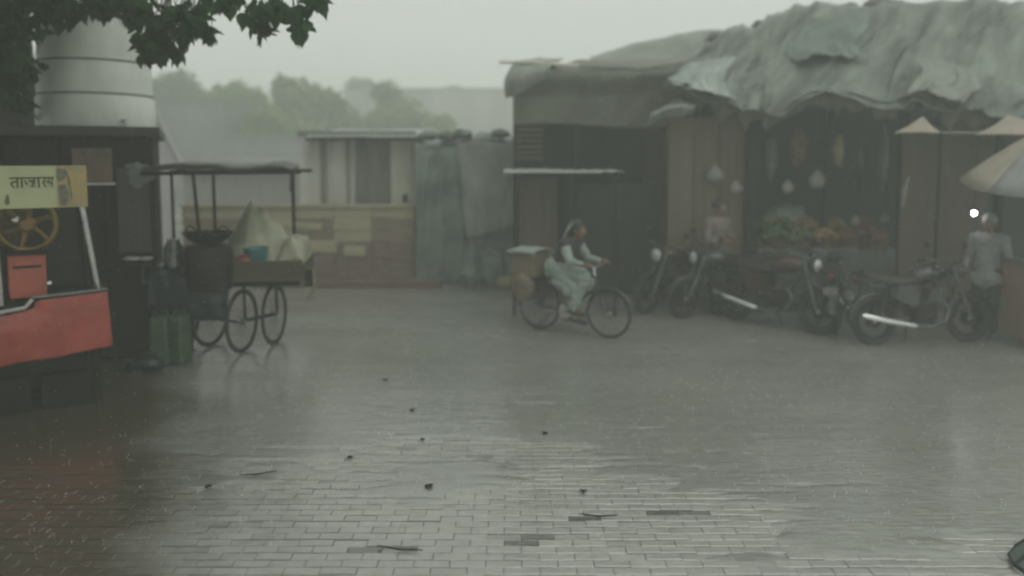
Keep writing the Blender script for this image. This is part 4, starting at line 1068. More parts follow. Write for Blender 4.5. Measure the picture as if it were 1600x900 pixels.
for k, (px, py, yy, r_, l) in enumerate(((1231, 291, 12.4, .10, "smaller pale packet hanging over the green fruit"), (1277, 279, 12.4, .14, "larger pale packet hanging over the orange fruit"),
                                       (1337, 344, 12.6, .08, "pale bag hanging above the red fruit, left one"), (1383, 340, 12.6, .08, "pale bag hanging above the red fruit, right one"),
                                       (1150, 292, 12.3, .1, "faint pale packet hung on the plywood panel"), (1118, 270, 12.35, .13, "pale square packet hung above the vendor"))):
    q = P(px, py, yy)
    t_ = thing("hanging_packet", l, "packet", q, 0, "pale packets hung in the market shed")
    b = MB(); b.lathe([(.01, 1.15), (.10, 1.0), (.12, .85), (.55, .55), (.95, .0), (.9, -.6), (.6, -.95), (.01, -1.0)][::-1], (0, 0, 0), 14)
    b.v = [Vector((v.x * (1 + .35 * noise.noise(v * 2 + q)), v.y * .6, v.z * (1 + .2 * noise.noise(v * 2.3 + q)))) * r_ + q for v in b.v]
    b.build("packet_body", M['bag'], t_)
    MB().tube([q + Vector((0, 0, r_ * .8)), q + Vector((.01, 0, .6))], .006, 5).build("string", M['black'], t_)
for k, (px, py, m, w, h, l) in enumerate(((1205, 250, 'tarp_green', .18, .7, "dark green strip of goods hung beside the dark post"), (1248, 230, 'basket', .25, .6, "brown bunch hung over the green fruit"), (1310, 235, 'yellow_board', .16, .5, "dull yellow bunch hung in the stall's middle"),
                                    (1345, 260, 'navy', .22, .8, "navy cloth hung in the stall's middle"), (1380, 250, 'tarp_grey', .12, .9, "grey hanging strip nearest the wide post"))):
    q = P(px, py, 12.9); b = MB(); b.ball(q, .5, 12, 10, (w, .2, h), .5)
    tag(b.build("hanging_goods", M[m]), l, "hanging goods", group="goods hung at the back of the fruit stall")
for k, (px, py, m) in enumerate(((1210, 345, 'greenfruit'), (1232, 338, 'tarp_green'))):
    q = P(px, py, 13.0); b = MB(); b.ball(q, .25, 14, 10, (1.2, .6, .8), .5)
    tag(b.build("greens_heap", M[m]), ("leafy pale green heap" if k == 0 else "darker green heap") + " behind the fruit baskets", "vegetables", group="heaps of greens on the fruit stall")
MB().tube([P(1412, 325, 11.4), P(1414, 300, 11.4), P(1420, 278, 11.4)], [.02, .03, .012], 8)
tag(MB().tube([P(1410, 325, 11.4), P(1413, 300, 11.4), P(1420, 276, 11.4)], [.015, .035, .012], 8).build("rolled_paper", M['bag']), "pale rolled strip hanging from the wide post right of the fruit", "hanging strip")
MB()

# ------------------------------------------------------------------ beige canopies and parasol
cl = thing("canopy_rail", "thin rail strung across under the tarpaulin roof at the right", "rail", P(1500, 207, 10.9))
MB().tube([P(1400, 207, 10.9), P(1500, 208, 10.9), P(1700, 208, 10.9)], .022, 8).build("rail_pole", M['tin'], cl)
for px in (1470, 1690):
    q = P(px, 207, 10.9); MB().tube([(q.x, 10.9, 0), (q.x, 10.9, q.z)], .025, 8).build("post", M['frame_wood'], cl)
def peaked(name, label, apex, base, m, sag=.05, parts=True):
    """cloth stretched from an apex ridge to a base loop"""
    t_ = thing(name, label, "canopy", (apex.x, apex.y, base[0].z), 0, "beige cloth canopies at the right")
    n = len(base); b = MB(); vs = []; fs = []
    seg = 5; k = 6
    ring = []
    for i in range(n):
        for s_ in range(seg):
            t = s_ / seg; p = base[i].lerp(base[(i + 1) % n], t); p = p + Vector((0, 0, sag * math.sin(math.pi * t) * .5)); ring.append(p)
    N = len(ring)
    for j in range(k):
        f = j / k
        for p in ring:
            q = p.lerp(apex, f); q.z -= sag * math.sin(math.pi * f); q += Vector((0, 0, .01 * noise.noise(q * 6))); vs.append(q)
    vs.append(apex)
    for j in range(k - 1):
        for i in range(N): fs.append((j * N + i, j * N + (i + 1) % N, (j + 1) * N + (i + 1) % N, (j + 1) * N + i))
    for i in range(N): fs.append(((k - 1) * N + i, (k - 1) * N + (i + 1) % N, len(vs) - 1))
    b.add(vs, fs); b.build("cloth", m, t_, solid=.006)
    return t_
ax = P(1442, 182, 10.9)
peaked("cloth_canopy", "small peaked beige cloth canopy over the rail's left end", ax, [P(1397, 208, 10.7), P(1466, 208, 10.6), P(1468, 205, 11.3), P(1410, 206, 11.3)], M['beige'], .02)
ax = P(1575, 180, 10.9)
peaked("cloth_canopy", "wider beige cloth canopy along the rail above the parasol", ax, [P(1522, 211, 10.7), P(1700, 214, 10.6), P(1700, 206, 11.4), P(1540, 206, 11.4)], M['beige'], .03)
# parasol
pc = P(1650, 196, 9.7)
pr = thing("beige_parasol", "large beige parasol with a grey panel leaning at the right edge", "parasol", (pc.x, pc.y, 0))
n = 8; tilt = Matrix.Rotation(R(-10), 3, 'Y') @ Matrix.Rotation(R(9), 3, 'X')
rad = 1.04; drop = .60
for i in range(n):
    a0 = 2 * math.pi * i / n + .25; a1 = 2 * math.pi * (i + 1) / n + .25
    b = MB(); vs = []; nj, ni = 7, 6
    for j in range(nj + 1):
        f = j / nj
        for k in range(ni + 1):
            g = k / ni; a = a0 + (a1 - a0) * g
            rr_ = rad * f * (1 - .05 * math.sin(math.pi * g) * f)
            z_ = -drop * f ** 1.35 - .05 * math.sin(math.pi * g) * f * (1 - f * .3)
            vs.append(tilt @ Vector((rr_ * math.cos(a), rr_ * math.sin(a), z_)) + pc)
    b.add(vs, [(j * (ni + 1) + k, j * (ni + 1) + k + 1, (j + 1) * (ni + 1) + k + 1, (j + 1) * (ni + 1) + k) for j in range(nj) for k in range(ni)])
    b.build("cloth_panel", M['beige_grey'] if i == 4 else M['beige'], pr, solid=.004)
    MB().tube([pc + tilt @ Vector((rad * f * math.cos(a0), rad * f * math.sin(a0), -drop * f ** 1.35 - .015)) for f in (0.02, .3, .6, 1)], .008, 5).build("rib", M['iron'], pr)
MB().tube([pc + tilt @ Vector((0, 0, .08)), pc + Vector((.02, 0, -1)), (pc.x + .05, pc.y, 0)], .022, 8).build("pole", M['iron'], pr)

# bulb
q = P(1522, 333, 10.3)
bl = thing("hanging_bulb", "bright lit white bulb hanging beside the white capped person", "lamp", q)
MB().ball(q, .028, 14, 10).build("bulb", M['bulb'], bl)
MB().lathe([(.02, .038), (.024, .05), (.02, .09)], q, 10).build("socket", M['black'], bl)
MB().tube([q + Vector((0, 0, .09)), q + Vector((.02, .05, 1.05))], .005, 5).build("cable", M['black'], bl)

# right edge box
Yb = 9.5; x0 = xx(1622, Yb)
bx = thing("display_cabinet", "pale pinkish cabinet standing at the right edge under the parasol", "cabinet", (x0 + .6, Yb + .3, 0))
zb = zt(416, Yb)
MB().box((x0 + .6, Yb + .3, zb / 2 + .05), (1.2, .6, zb - .1)).build("cabinet_body", M['redpanel'], bx, smooth=False, bevel=.01)
MB().box((x0 + .6, Yb + .3, zb + .015), (1.26, .66, .03)).build("cabinet_top", M['tin'], bx, smooth=False)
MB().box((x0 + .3, Yb - .008, zb * .6), (.45, .012, .4)).build("front_panel", M['redtub'], bx, smooth=False)
for x_ in (.05, 1.15): MB().box((x0 + x_, Yb + .05, .05), (.07, .07, .1)).build("foot", M['iron'], bx, smooth=False)

# ------------------------------------------------------------------ motorcycles
def build_motorbike(label, paint='blackpaint'):
    t_ = thing("motorcycle", label, "motorcycle", (0, 0, 0), 0, "motorcycles parked before the market shed")
    for x_ in (-.63, .66):
        w = wheel_mesh(t_, (x_, 0, .30), .27, .04, 20, rim_m='iron')
        MB().lathe([(.09, -.03), (.09, .03)], (x_, 0, .30), 16, 'Y').build("brake_drum", M['iron'], w, local=True)
    b = MB()
    b.tube([(-.25, 0, .72), (0, 0, .74), (.30, 0, .80), (.40, 0, .86)], .022, 8)
    b.tube([(.40, 0, .84), (.24, 0, .55), (.12, 0, .30), (-.2, 0, .26)], .020, 8)
    b.tube([(-.2, 0, .26), (-.22, 0, .5), (-.3, 0, .72)], .020, 8)
    for s_ in (-.09, .09): b.tube([(-.63, s_, .30), (-.2, s_, .33)], .016, 6); b.tube([(-.3, s_, .72), (-.75, s_, .74)], .014, 6)
    b.build("frame", M['blackpaint'], t_, local=True)
    for s_ in (-.075, .075):
        MB().tube([(.66, s_, .30), (.52, s_, .66), (.45, s_, .86), (.42, s_, .95)], [.018, .022, .026, .02], 8).build("fork_leg", M['tin'], t_, local=True)
        MB().tube([(-.60, s_ * 1.3, .36), (-.50, s_ * 1.3, .66)], .03, 8).build("shock_absorber", M['iron'], t_, local=True)
    hb = MB().tube([(.26, -.36, 1.02), (.36, -.30, 1.05), (.42, -.12, 1.0), (.42, .12, 1.0), (.36, .30, 1.05), (.26, .36, 1.02)], .013, 8).build("handlebar", M['tin'], t_, local=True)
    for s_ in (-1, 1):
        MB().tube([(.24, s_ * .37, 1.02), (.33, s_ * .315, 1.045)], .02, 8).build("grip", M['black'], hb, local=True)
        MB().tube([(.36, s_ * .28, 1.05), (.38, s_ * .34, 1.20)], .006, 5).build("mirror_stem", M['iron'], hb, local=True)
        MB().ball((.38, s_ * .36, 1.23), .055, 12, 8, (.3, 1.1, .8)).build("mirror", M['blackpaint'], hb, local=True)
    hl = MB().lathe([(.05, -.06), (.085, -.02), (.10, .04), (.10, .06)], (.52, 0, .90), 20, 'X').build("headlight", M['blackpaint'], t_, local=True)
    MB().lathe([(.095, .055), (.07, .08), (.001, .09)], (.52, 0, .90), 20, 'X').build("lens", M['glass'], hl, local=True)
    b = MB(); rows_ = []
    for (x_, w, z0, z1) in ((.38, .05, .84, .93), (.30, .11, .80, .98), (.15, .14, .77, 1.0), (0, .13, .76, .96), (-.10, .09, .75, .90)):
        rows_.append([Vector((x_, w * math.cos(a), (z0 + z1) / 2 + (z1 - z0) / 2 * math.sin(a))) for a in [2 * math.pi * k / 16 for k in range(16)]])
    vs = [p for r_ in rows_ for p in r_]
    fs = [(j * 16 + k, j * 16 + (k + 1) % 16, (j + 1) * 16 + (k + 1) % 16, (j + 1) * 16 + k) for j in range(4) for k in range(16)] + [tuple(range(15, -1, -1)), tuple(64 + k for k in range(16))]
    b.add(vs, fs).build("fuel_tank", M[paint], t_, local=True)
    b = MB(); prof_ = [(-.10, .83, .10), (-.25, .80, .13), (-.45, .82, .14), (-.62, .86, .12), (-.78, .88, .08)]
    vs = []
    for x_, z_, w in prof_:
        for (a, c) in ((-1, -.04), (-1, .02), (-.6, .05), (.6, .05), (1, .02), (1, -.04)): vs.append((x_, a * w, z_ + c))
    b.add(vs, [(j * 6 + k, j * 6 + (k + 1) % 6, (j + 1) * 6 + (k + 1) % 6, (j + 1) * 6 + k) for j in range(4) for k in range(6)] + [(5, 4, 3, 2, 1, 0), (24, 25, 26, 27, 28, 29)])
    b.build("seat", M['seat'], t_, local=True)
    en = MB().box((.02, 0, .42), (.30, .24, .24)).build("engine", M['iron'], t_, local=True, smooth=False, bevel=.03)
    for k in range(6): MB().box((.13 + k * .012, 0, .54 + k * .026), (.17, .20, .012)).build("cooling_fin", M['tin'], en, local=True, smooth=False)
    MB().lathe([(.08, -.15), (.10, -.12), (.10, .12), (.08, .15)], (-.06, 0, .38), 18, 'Y').build("crankcase", M['iron'], en, local=True)
    ex = MB().tube([(.22, -.08, .56), (.32, -.12, .44), (.24, -.15, .27), (.0, -.17, .22), (-.18, -.18, .24)], .022, 8).build("exhaust_pipe", M['tin'], t_, local=True)
    MB().tube([(-.16, -.18, .24), (-.22, -.19, .245), (-.55, -.20, .31), (-.86, -.20, .38), (-.90, -.20, .39)], [.022, .034, .037, .034, .02], 12).build("muffler", M['chrome'], ex, local=True)
    for (cx, rr2, a0, a1, nm) in ((.66, .335, 20, 150, "front_mudguard"), (-.63, .345, 25, 185, "rear_mudguard")):
        b = MB(); vs = []; N = 14
        for k in range(N + 1):
            a = R(a0 + (a1 - a0) * k / N)
            for w, dr_ in ((-.06, -.02), (-.04, .005), (.04, .005), (.06, -.02)): vs.append((cx + (rr2 + dr_) * math.cos(a), w, .30 + (rr2 + dr_) * math.sin(a)))
        b.add(vs, [(k * 4 + j, k * 4 + j + 1, (k + 1) * 4 + j + 1, (k + 1) * 4 + j) for k in range(N) for j in range(3)]).build(nm, M['blackpaint'], t_, local=True, solid=.004)
    for s_ in (-.15, .15): MB().prism([(-.1, .50), (-.12, .72), (-.38, .74), (-.42, .58), (-.2, .46)], s_ - .012, s_ + .012).build("side_cover", M[paint], t_, local=True, smooth=False, bevel=.006)
    MB().tube([(.26, -.28, .72), (.28, -.30, .40), (.20, -.24, .25), (.20, .24, .25), (.28, .30, .40), (.26, .28, .72)], .014, 8).build("leg_guard", M['iron'], t_, local=True)
    MB().ball((-.86, 0, .80), .045, 12, 8, (.5, 1.2, .8)).build("tail_light", M['redlens'], t_, local=True)
    MB().box((-.95, 0, .62), (.012, .18, .10), Matrix.Rotation(R(-12), 3, 'Y')).build("number_plate", M['bag'], t_, local=True, smooth=False)
    MB().tube([(-.1, .12, .26), (-.02, .28, .02)], .012, 6).build("side_stand", M['iron'], t_, local=True)
    MB().tube([(-.12, -.1, .28), (-.12, -.26, .28)], .014, 6).build("footrest", M['black'], t_, local=True)
    MB().tube([(-.72, -.12, .86), (-.9, -.1, .90), (-.93, 0, .91), (-.9, .1, .90), (-.72, .12, .86)], .011, 6).build("grab_rail", M['iron'], t_, local=True)
    return t_
mb0 = build_motorbike("parked motorcycle nearest the camera, its chrome silencer pointing towards the cyclist")
def put(o, px, py, rz, lean=0.0):
    g = G(px, py); o.location = g; o.rotation_euler = (lean, 0, rz)
put(mb0, 1438, 536, R(8), R(-6))
for (px, py, rz, l) in ((1208, 510, R(-50), "parked motorcycle before the green fruit, headlight turned to the camera"),
                        (1128, 492, R(200), "parked motorcycle in front of the vendor at the plywood panel"),
                        (1052, 482, R(222), "faint parked motorcycle furthest along towards the dark shed"),
                        (1310, 508, R(65), "parked motorcycle seen end on between the fruit counter and the nearest motorcycle")):
    if px == 1208: mb1 = build_motorbike(l, 'maroon'); c = mb1
    elif px == 1052: c = copy_tree(mb1)
    else: c = copy_tree(mb0)
    put(c, px, py, rz, R(-6)); c['label'] = l

# ------------------------------------------------------------------ people
def hand(b, w, d, side, s=1.0, curl=.5):
    """palm plus five fingers; w wrist point, d forward direction, side = thumb side vector"""
    d = Vector(d).normalized(); side = Vector(side).normalized(); dn = d.cross(side).normalized()
    if dn.z > 0: dn = -dn
    pal = w + d * .045 * s
    b.capsule(w, w + d * .06 * s, .026 * s, .034 * s)
    for k, ln in enumerate((.062, .072, .068, .054)):
        base = w + d * .085 * s + side * (.026 - .0175 * k) * s
        m1 = base + d * ln * .5 * s + dn * ln * .25 * curl * s
        m2 = m1 + d * ln * (.4 - .35 * curl) * s + dn * ln * .6 * curl * s
        b.capsule(w + d * .05 * s + side * (.02 - .013 * k) * s, base, .012 * s, .0095 * s, 6); b.capsule(base, m1, .0095 * s, .0085 * s, 6); b.capsule(m1, m2, .0085 * s, .007 * s, 6)
    tb = w + d * .02 * s + side * .028 * s; t1 = tb + (d * .6 + side * .7 + dn * .3).normalized() * .04 * s
    b.capsule(tb, t1, .012 * s, .010 * s, 6); b.capsule(t1, t1 + (d * .9 + dn * .5).normalized() * .03 * s, .010 * s, .008 * s, 6)
def head(b, c, fwd, s=1.0):
    f = Vector(fwd).normalized(); sd_ = f.cross(Vector((0, 0, 1))).normalized(); up = sd_.cross(f)
    b.ball(c + up * .02 * s, .088 * s, 14, 10, (1, .88, 1.12)); b.ball(c + f * .02 * s - up * .045 * s, .066 * s, 12, 8, (1, .85, 1))
    b.capsule(c + f * .035 * s - up * .075 * s, c + f * .055 * s - up * .085 * s, .035 * s, .022 * s, 8)   # jaw and chin
    b.capsule(c + f * .088 * s + up * .01 * s, c + f * .108 * s - up * .03 * s, .010 * s, .016 * s, 8)      # nose
    b.capsule(c + f * .082 * s + up * .03 * s - sd_ * .04 * s, c + f * .082 * s + up * .03 * s + sd_ * .04 * s, .012 * s, .012 * s, 6)  # brow
    b.capsule(c + f * .085 * s - up * .052 * s - sd_ * .018 * s, c + f * .085 * s - up * .052 * s + sd_ * .018 * s, .009 * s, .009 * s, 6)  # lips
    for k in (-1, 1): b.ball(c + sd_ * k * .082 * s - f * .005 * s, .024 * s, 8, 6, (.9, .9, 1.3))
def eyes(t_, c, fwd, s=1.0):
    f = Vector(fwd).normalized(); sd_ = f.cross(Vector((0, 0, 1))).normalized(); up = sd_.cross(f)
    for k in (-1, 1): MB().ball(c + f * .082 * s + up * .008 * s + sd_ * k * .032 * s, .012 * s, 8, 6).build("eye", M['glass'], t_, local=True)

def rider(t_):
    # local: x forward. seat (-.18,0,.80)
    hip = Vector((-.20, 0, .88)); ch = Vector((-.04, 0, 1.16)); nk = Vector((.02, 0, 1.27)); hd = Vector((.09, 0, 1.38))
    kn = [Vector((.24, -.13, .80)), Vector((.18, .13, .68))]; an = [Vector((.10, -.14, .37)), Vector((-.02, .14, .20))]
    sh = [Vector((-.01, -.18, 1.21)), Vector((-.01, .18, 1.21))]; el = [Vector((.10, -.25, .99)), Vector((.10, .25, .99))]; wr = [Vector((.31, -.25, .97)), Vector((.31, .25, .97))]
    b = MB()
    b.capsule(hip, hip + (ch - hip) * .5, .14, .12, 14); b.capsule(hip + (ch - hip) * .5, ch, .12, .145, 14)
    b.capsule(sh[0], sh[1], .075, .075); b.capsule(ch, nk, .09, .055); b.capsule(nk, hd, .052, .05)
    head(b, hd, (1, 0, -.25))
    for k in (0, 1):
        s_ = -1 if k == 0 else 1
        b.capsule(hip + Vector((0, s_ * .09, -.02)), kn[k], .095, .062); b.capsule(kn[k], an[k], .058, .038)
        b.capsule(an[k], an[k] + Vector((.12, 0, -.05)), .036, .03)
        b.capsule(sh[k], el[k], .052, .040); b.capsule(el[k], wr[k], .038, .026)
        hand(b, wr[k], (1, 0, -.05), (0, -s_, .2), 1.0, .8)
    b.build("body", M['skin'], t_, local=True, remesh=.011)
    eyes(t_, hd, (1, 0, -.25))
    b = MB(); b.capsule(hip, ch, .148, .155, 14); b.capsule(hip + Vector((0, -.05, 0)), hip + Vector((0, .05, 0)), .15, .15, 12); b.capsule(sh[0], sh[1], .092, .092)
    b.build("vest", M['cloth_dark'], t_, local=True, remesh=.014, wrinkle=.03)
    b = MB()
    for k in (0, 1): b.capsule(sh[k], el[k], .078, .056); b.capsule(el[k], wr[k] - Vector((.03, 0, 0)), .054, .042)
    b.build("sleeves", M['cloth_pale'], t_, local=True, remesh=.012, wrinkle=.025)
    b = MB()
    b.capsule(hip + Vector((-.02, -.06, .0)), hip + Vector((-.02, .06, .0)), .155, .155)
    for k in (0, 1):
        s_ = -1 if k == 0 else 1
        b.capsule(hip + Vector((0, s_ * .09, -.01)), kn[k], .12, .095); b.capsule(kn[k], an[k] + Vector((0, 0, .03)), .09, .072)
    b.capsule(hip + Vector((.04, -.16, -.02)), Vector((.12, -.17, .66)), .09, .07); b.capsule(Vector((-.12, -.15, .72)), Vector((.08, -.16, .60)), .09, .07)
    for i in range(len(b.v)): b.v[i] += Vector((0, noise.noise(b.v[i] * 9) * .012, noise.noise(b.v[i] * 7 + Vector((3, 1, 2))) * .014))
    b.build("loose_trousers", M['cloth_pale'], t_, local=True, remesh=.013, wrinkle=.06)
    b = MB()
    for k in (0, 1): b.capsule(an[k] + Vector((-.03, 0, -.035)), an[k] + Vector((.15, 0, -.07)), .043, .036)
    b.build("shoes", M['shoe'], t_, local=True, remesh=.01)
    b = MB(); b.ball(hd + Vector((-.02, 0, .045)), .104, 16, 12, (1, .95, 1.02)); b.capsule(hd + Vector((-.05, 0, 0)), nk + Vector((-.06, 0, 0)), .085, .06)
    b.build("hair", M['hair'], t_, local=True, remesh=.012)
    b = drape([[hd + Vector((-.02, -.10, .10)), hd + Vector((-.09, 0, .13)), hd + Vector((-.02, .10, .10))], [hd + Vector((-.09, -.13, .0)), hd + Vector((-.16, 0, .03)), hd + Vector((-.09, .13, .0))], [hd + Vector((-.16, -.16, -.15)), hd + Vector((-.21, 0, -.12)), hd + Vector((-.16, .16, -.15))]], 16, 14, amp=.03, freq=8)
    b.build("head_cloth", M['cloth_pale'], t_, local=True, solid=.01)

bc_g = G(893, 521)
brot = R(-33)
bic = thing("bicycle", "black bicycle carrying a rider and a tan box across the flooded yard", "bicycle", (bc_g.x, bc_g.y, 0), brot)
RA, FA, WR = Vector((-.50, 0, .325)), Vector((.54, 0, .325)), .308
for c in (RA, FA): wheel_mesh(bic, c, WR, .015, 28, rim_m='iron')
bb = Vector((-.08, 0, .30)); stt = Vector((-.22, 0, .72)); hdt = Vector((.34, 0, .80)); hdb = Vector((.38, 0, .66))
b = MB(); b.tube([bb, stt], .015, 8); b.tube([stt, hdt], .014, 8); b.tube([bb, hdb], .016, 8); b.tube([hdt, hdb], .018, 8)
for s_ in (-.05, .05): b.tube([RA + Vector((0, s_, 0)), bb], .009, 6); b.tube([RA + Vector((0, s_, 0)), stt], .009, 6)
b.build("frame", M['blackpaint'], bic, local=True)
b = MB()
for s_ in (-.05, .05): b.tube([hdb + Vector((0, s_, 0)), hdb + Vector((.08, s_, -.18)), FA + Vector((0, s_, 0))], .011, 6)
b.build("fork", M['blackpaint'], bic, local=True)
b = MB(); b.tube([hdt, hdt + Vector((-.02, 0, .12))], .012, 8); b.tube([Vector((.24, -.28, .96)), Vector((.36, -.24, .95)), Vector((.36, 0, .92)), Vector((.36, .24, .95)), Vector((.24, .28, .96))], .011, 8)
hb = b.build("handlebar", M['chrome'], bic, local=True)
for s_ in (-1, 1): MB().tube([(.22, s_ * .285, .96), (.33, s_ * .25, .953)], .017, 8).build("grip", M['black'], hb, local=True)
MB().ball((-.22, 0, .77), .12, 14, 8, (1.15, .75, .35)).build("saddle", M['seat'], bic, local=True)
MB().lathe([(.09, -.004), (.09, .004)], bb + Vector((0, -.05, 0)), 24, 'Y').build("chainring", M['steel'], bic, local=True)
for s_, d_ in ((-1, Vector((.14, 0, .02))), (1, Vector((-.06, 0, -.15)))):
    p1 = bb + Vector((0, s_ * .06, 0)); p2 = p1 + d_
    cr2 = MB().tube([p1, p2], .009, 6).build("crank", M['steel'], bic, local=True)
    MB().box(p2 + Vector((0, s_ * .06, 0)), (.09, .09, .02)).build("pedal", M['black'], cr2, local=True, smooth=False)
b = MB(); b.box(RA + Vector((-.10, 0, .375)), (.46, .16, .02))
for s_ in (-.07, .07): b.tube([RA + Vector((0, s_, 0)), RA + Vector((-.14, s_, .37))], .007, 6); b.tube([RA + Vector((0, s_, 0)), RA + Vector((.06, s_, .37))], .007, 6)
b.build("carrier", M['iron'], bic, local=True)
for c, a0, a1 in ((RA, 10, 170), (FA, 20, 140)):
    b = MB(); vs = []; N = 12
    for k in range(N + 1):
        a = R(a0 + (a1 - a0) * k / N)
        for w, dr_ in ((-.03, -.012), (0, .004), (.03, -.012)): vs.append((c.x + (WR + .035 + dr_) * math.cos(a), w, c.z + (WR + .035 + dr_) * math.sin(a)))
    b.add(vs, [(k * 3 + j, k * 3 + j + 1, (k + 1) * 3 + j + 1, (k + 1) * 3 + j) for k in range(N) for j in range(2)]).build("mudguard", M['blackpaint'], bic, local=True, solid=.003)
MB().tube([(-.35, .06, .24), (-.52, .10, .02), (-.50, -.10, .02), (-.35, -.06, .24)], .008, 6).build("stand", M['iron'], bic, local=True)
pn = thing("person", "cyclist in pale loose trousers and dark vest hunched over the handlebar", "person", (bc_g.x, bc_g.y, 0), brot)
rider(pn)
rot_b = Matrix.Rotation(brot, 3, 'Z')
pb = rot_b @ Vector((-.64, 0, .732)) + Vector((bc_g.x, bc_g.y, 0))
pk = thing("carrier_box", "tan box under a pale cloth strapped on the bicycle's rear carrier", "box", pb, brot)
MB().box((-.02, 0, .17), (.36, .40, .34)).build("box_body", M['cardboard'], pk, local=True, smooth=False, bevel=.012)
drape([[Vector((-.25, -.24, .30)), Vector((0, -.24, .33)), Vector((.22, -.24, .29))], [Vector((-.22, -.22, .36)), Vector((0, -.2, .37)), Vector((.2, -.22, .355))], [Vector((-.22, .22, .36)), Vector((0, .2, .37)), Vector((.2, .22, .355))], [Vector((-.24, .24, .28)), Vector((0, .24, .30)), Vector((.22, .24, .3))]], 20, 20, amp=.015, freq=9).build("cover_cloth", M['cloth_pale'], pk, local=True, solid=.008)
for s_ in (-1, 1):
    MB().ball((-.0, s_ * .22, -.12), .2, 14, 10, (.85, .38, .9), .35).build("side_bag", M['cardboard'], pk, local=True)

def stander(loc, rz, label, top, legs, hair, height=1.68, cap=None, arms='fold'):
    t_ = thing("person", label, "person", loc, rz)
    s = height / 1.68
    V = lambda x, y, z: Vector((x * s, y * s, z * s))
    b = MB(); hd = V(.03, 0, 1.56)
    b.capsule(V(0, 0, .95), V(0, 0, 1.12), .135 * s, .12 * s, 14); b.capsule(V(0, 0, 1.12), V(0, 0, 1.30), .12 * s, .14 * s, 14); b.capsule(V(0, -.15, 1.36), V(0, .15, 1.36), .07 * s, .07 * s)
    b.capsule(V(0, 0, 1.36), V(.01, 0, 1.46), .07 * s, .052 * s); b.capsule(V(.01, 0, 1.44), hd, .05 * s, .05 * s)
    head(b, hd, (1, 0, -.1), s)
    sh = [V(0, -.19, 1.36), V(0, .19, 1.36)]
    if arms == 'fold': el = [V(.02, -.24, 1.10), V(.02, .24, 1.10)]; wr = [V(.22, -.12, 1.08), V(.22, .12, 1.12)]; hd_d = [(.5, .8, .1), (.5, -.8, .1)]
    else: el = [V(-.02, -.25, 1.10), V(-.02, .25, 1.10)]; wr = [V(.06, -.26, .86), V(.06, .26, .86)]; hd_d = [(.2, 0, -1), (.2, 0, -1)]
    for k, s_ in ((0, -1), (1, 1)):
        b.capsule(V(0, s_ * .09, .92), V(.03, s_ * .10, .50), .085 * s, .058 * s); b.capsule(V(.03, s_ * .10, .50), V(0, s_ * .10, .09), .056 * s, .036 * s)
        b.capsule(V(0, s_ * .10, .05), V(.16, s_ * .12, .035), .035 * s, .028 * s)
        b.capsule(sh[k], el[k], .048 * s, .038 * s); b.capsule(el[k], wr[k], .037 * s, .025 * s)
        hand(b, wr[k], hd_d[k], (.3, 0, 1) if arms == 'fold' else (1, 0, 0), s, .5)
    b.build("body", M['skin'], t_, local=True, remesh=.011)
    eyes(t_, hd, (1, 0, -.1), s)
    b = MB(); b.capsule(V(0, 0, .84), V(0, 0, 1.12), .165 * s, .14 * s, 14); b.capsule(V(0, 0, 1.12), V(0, 0, 1.30), .14 * s, .155 * s, 14); b.capsule(V(0, -.15, 1.35), V(0, .15, 1.35), .085 * s, .085 * s)
    b.capsule(V(0, -.04, .82), V(0, .04, .82), .165 * s, .165 * s)
    for k in (0, 1): b.capsule(sh[k], el[k], .064 * s, .055 * s); b.capsule(el[k], el[k].lerp(wr[k], .75), .053 * s, .042 * s)
    b.build("shirt", top, t_, local=True, remesh=.013, wrinkle=.045)
    b = MB()
    for s_ in (-1, 1): b.capsule(V(0, s_ * .085, .88), V(.03, s_ * .10, .50), .11 * s, .085 * s); b.capsule(V(.03, s_ * .10, .50), V(0, s_ * .10, .12), .082 * s, .07 * s)
    b.capsule(V(0, -.05, .9), V(0, .05, .9), .13 * s, .13 * s)
    b.build("trousers", legs, t_, local=True, remesh=.013, wrinkle=.045)
    b = MB()
    for s_ in (-1, 1): b.capsule(V(-.03, s_ * .10, .045), V(.19, s_ * .12, .04), .042 * s, .036 * s)
    b.build("shoes", M['shoe'], t_, local=True, remesh=.01)
    b = MB(); b.ball(hd + V(-.018, 0, .045), .100 * s, 16, 12, (1, .93, 1.02))
    b.build("hair" if cap is None else "cap", hair if cap is None else cap, t_, local=True, remesh=.011)
    return t_
q = P(1118, 480, 11.95)
stander((q.x, 11.95, 0), R(-55), "vendor in a dusty pink shirt standing by the plywood panels", M['cloth_pink'], M['cloth_dark'], M['hair'], 1.70)
q = P(1540, 480, 10.25)
pw = stander((q.x, 10.25, 0), R(-140), "person with white cap and white shirt standing beside the lit bulb", M['cloth_white'], M['cloth_dark'], M['hair'], 1.60, cap=M['cloth_white'], arms='down')

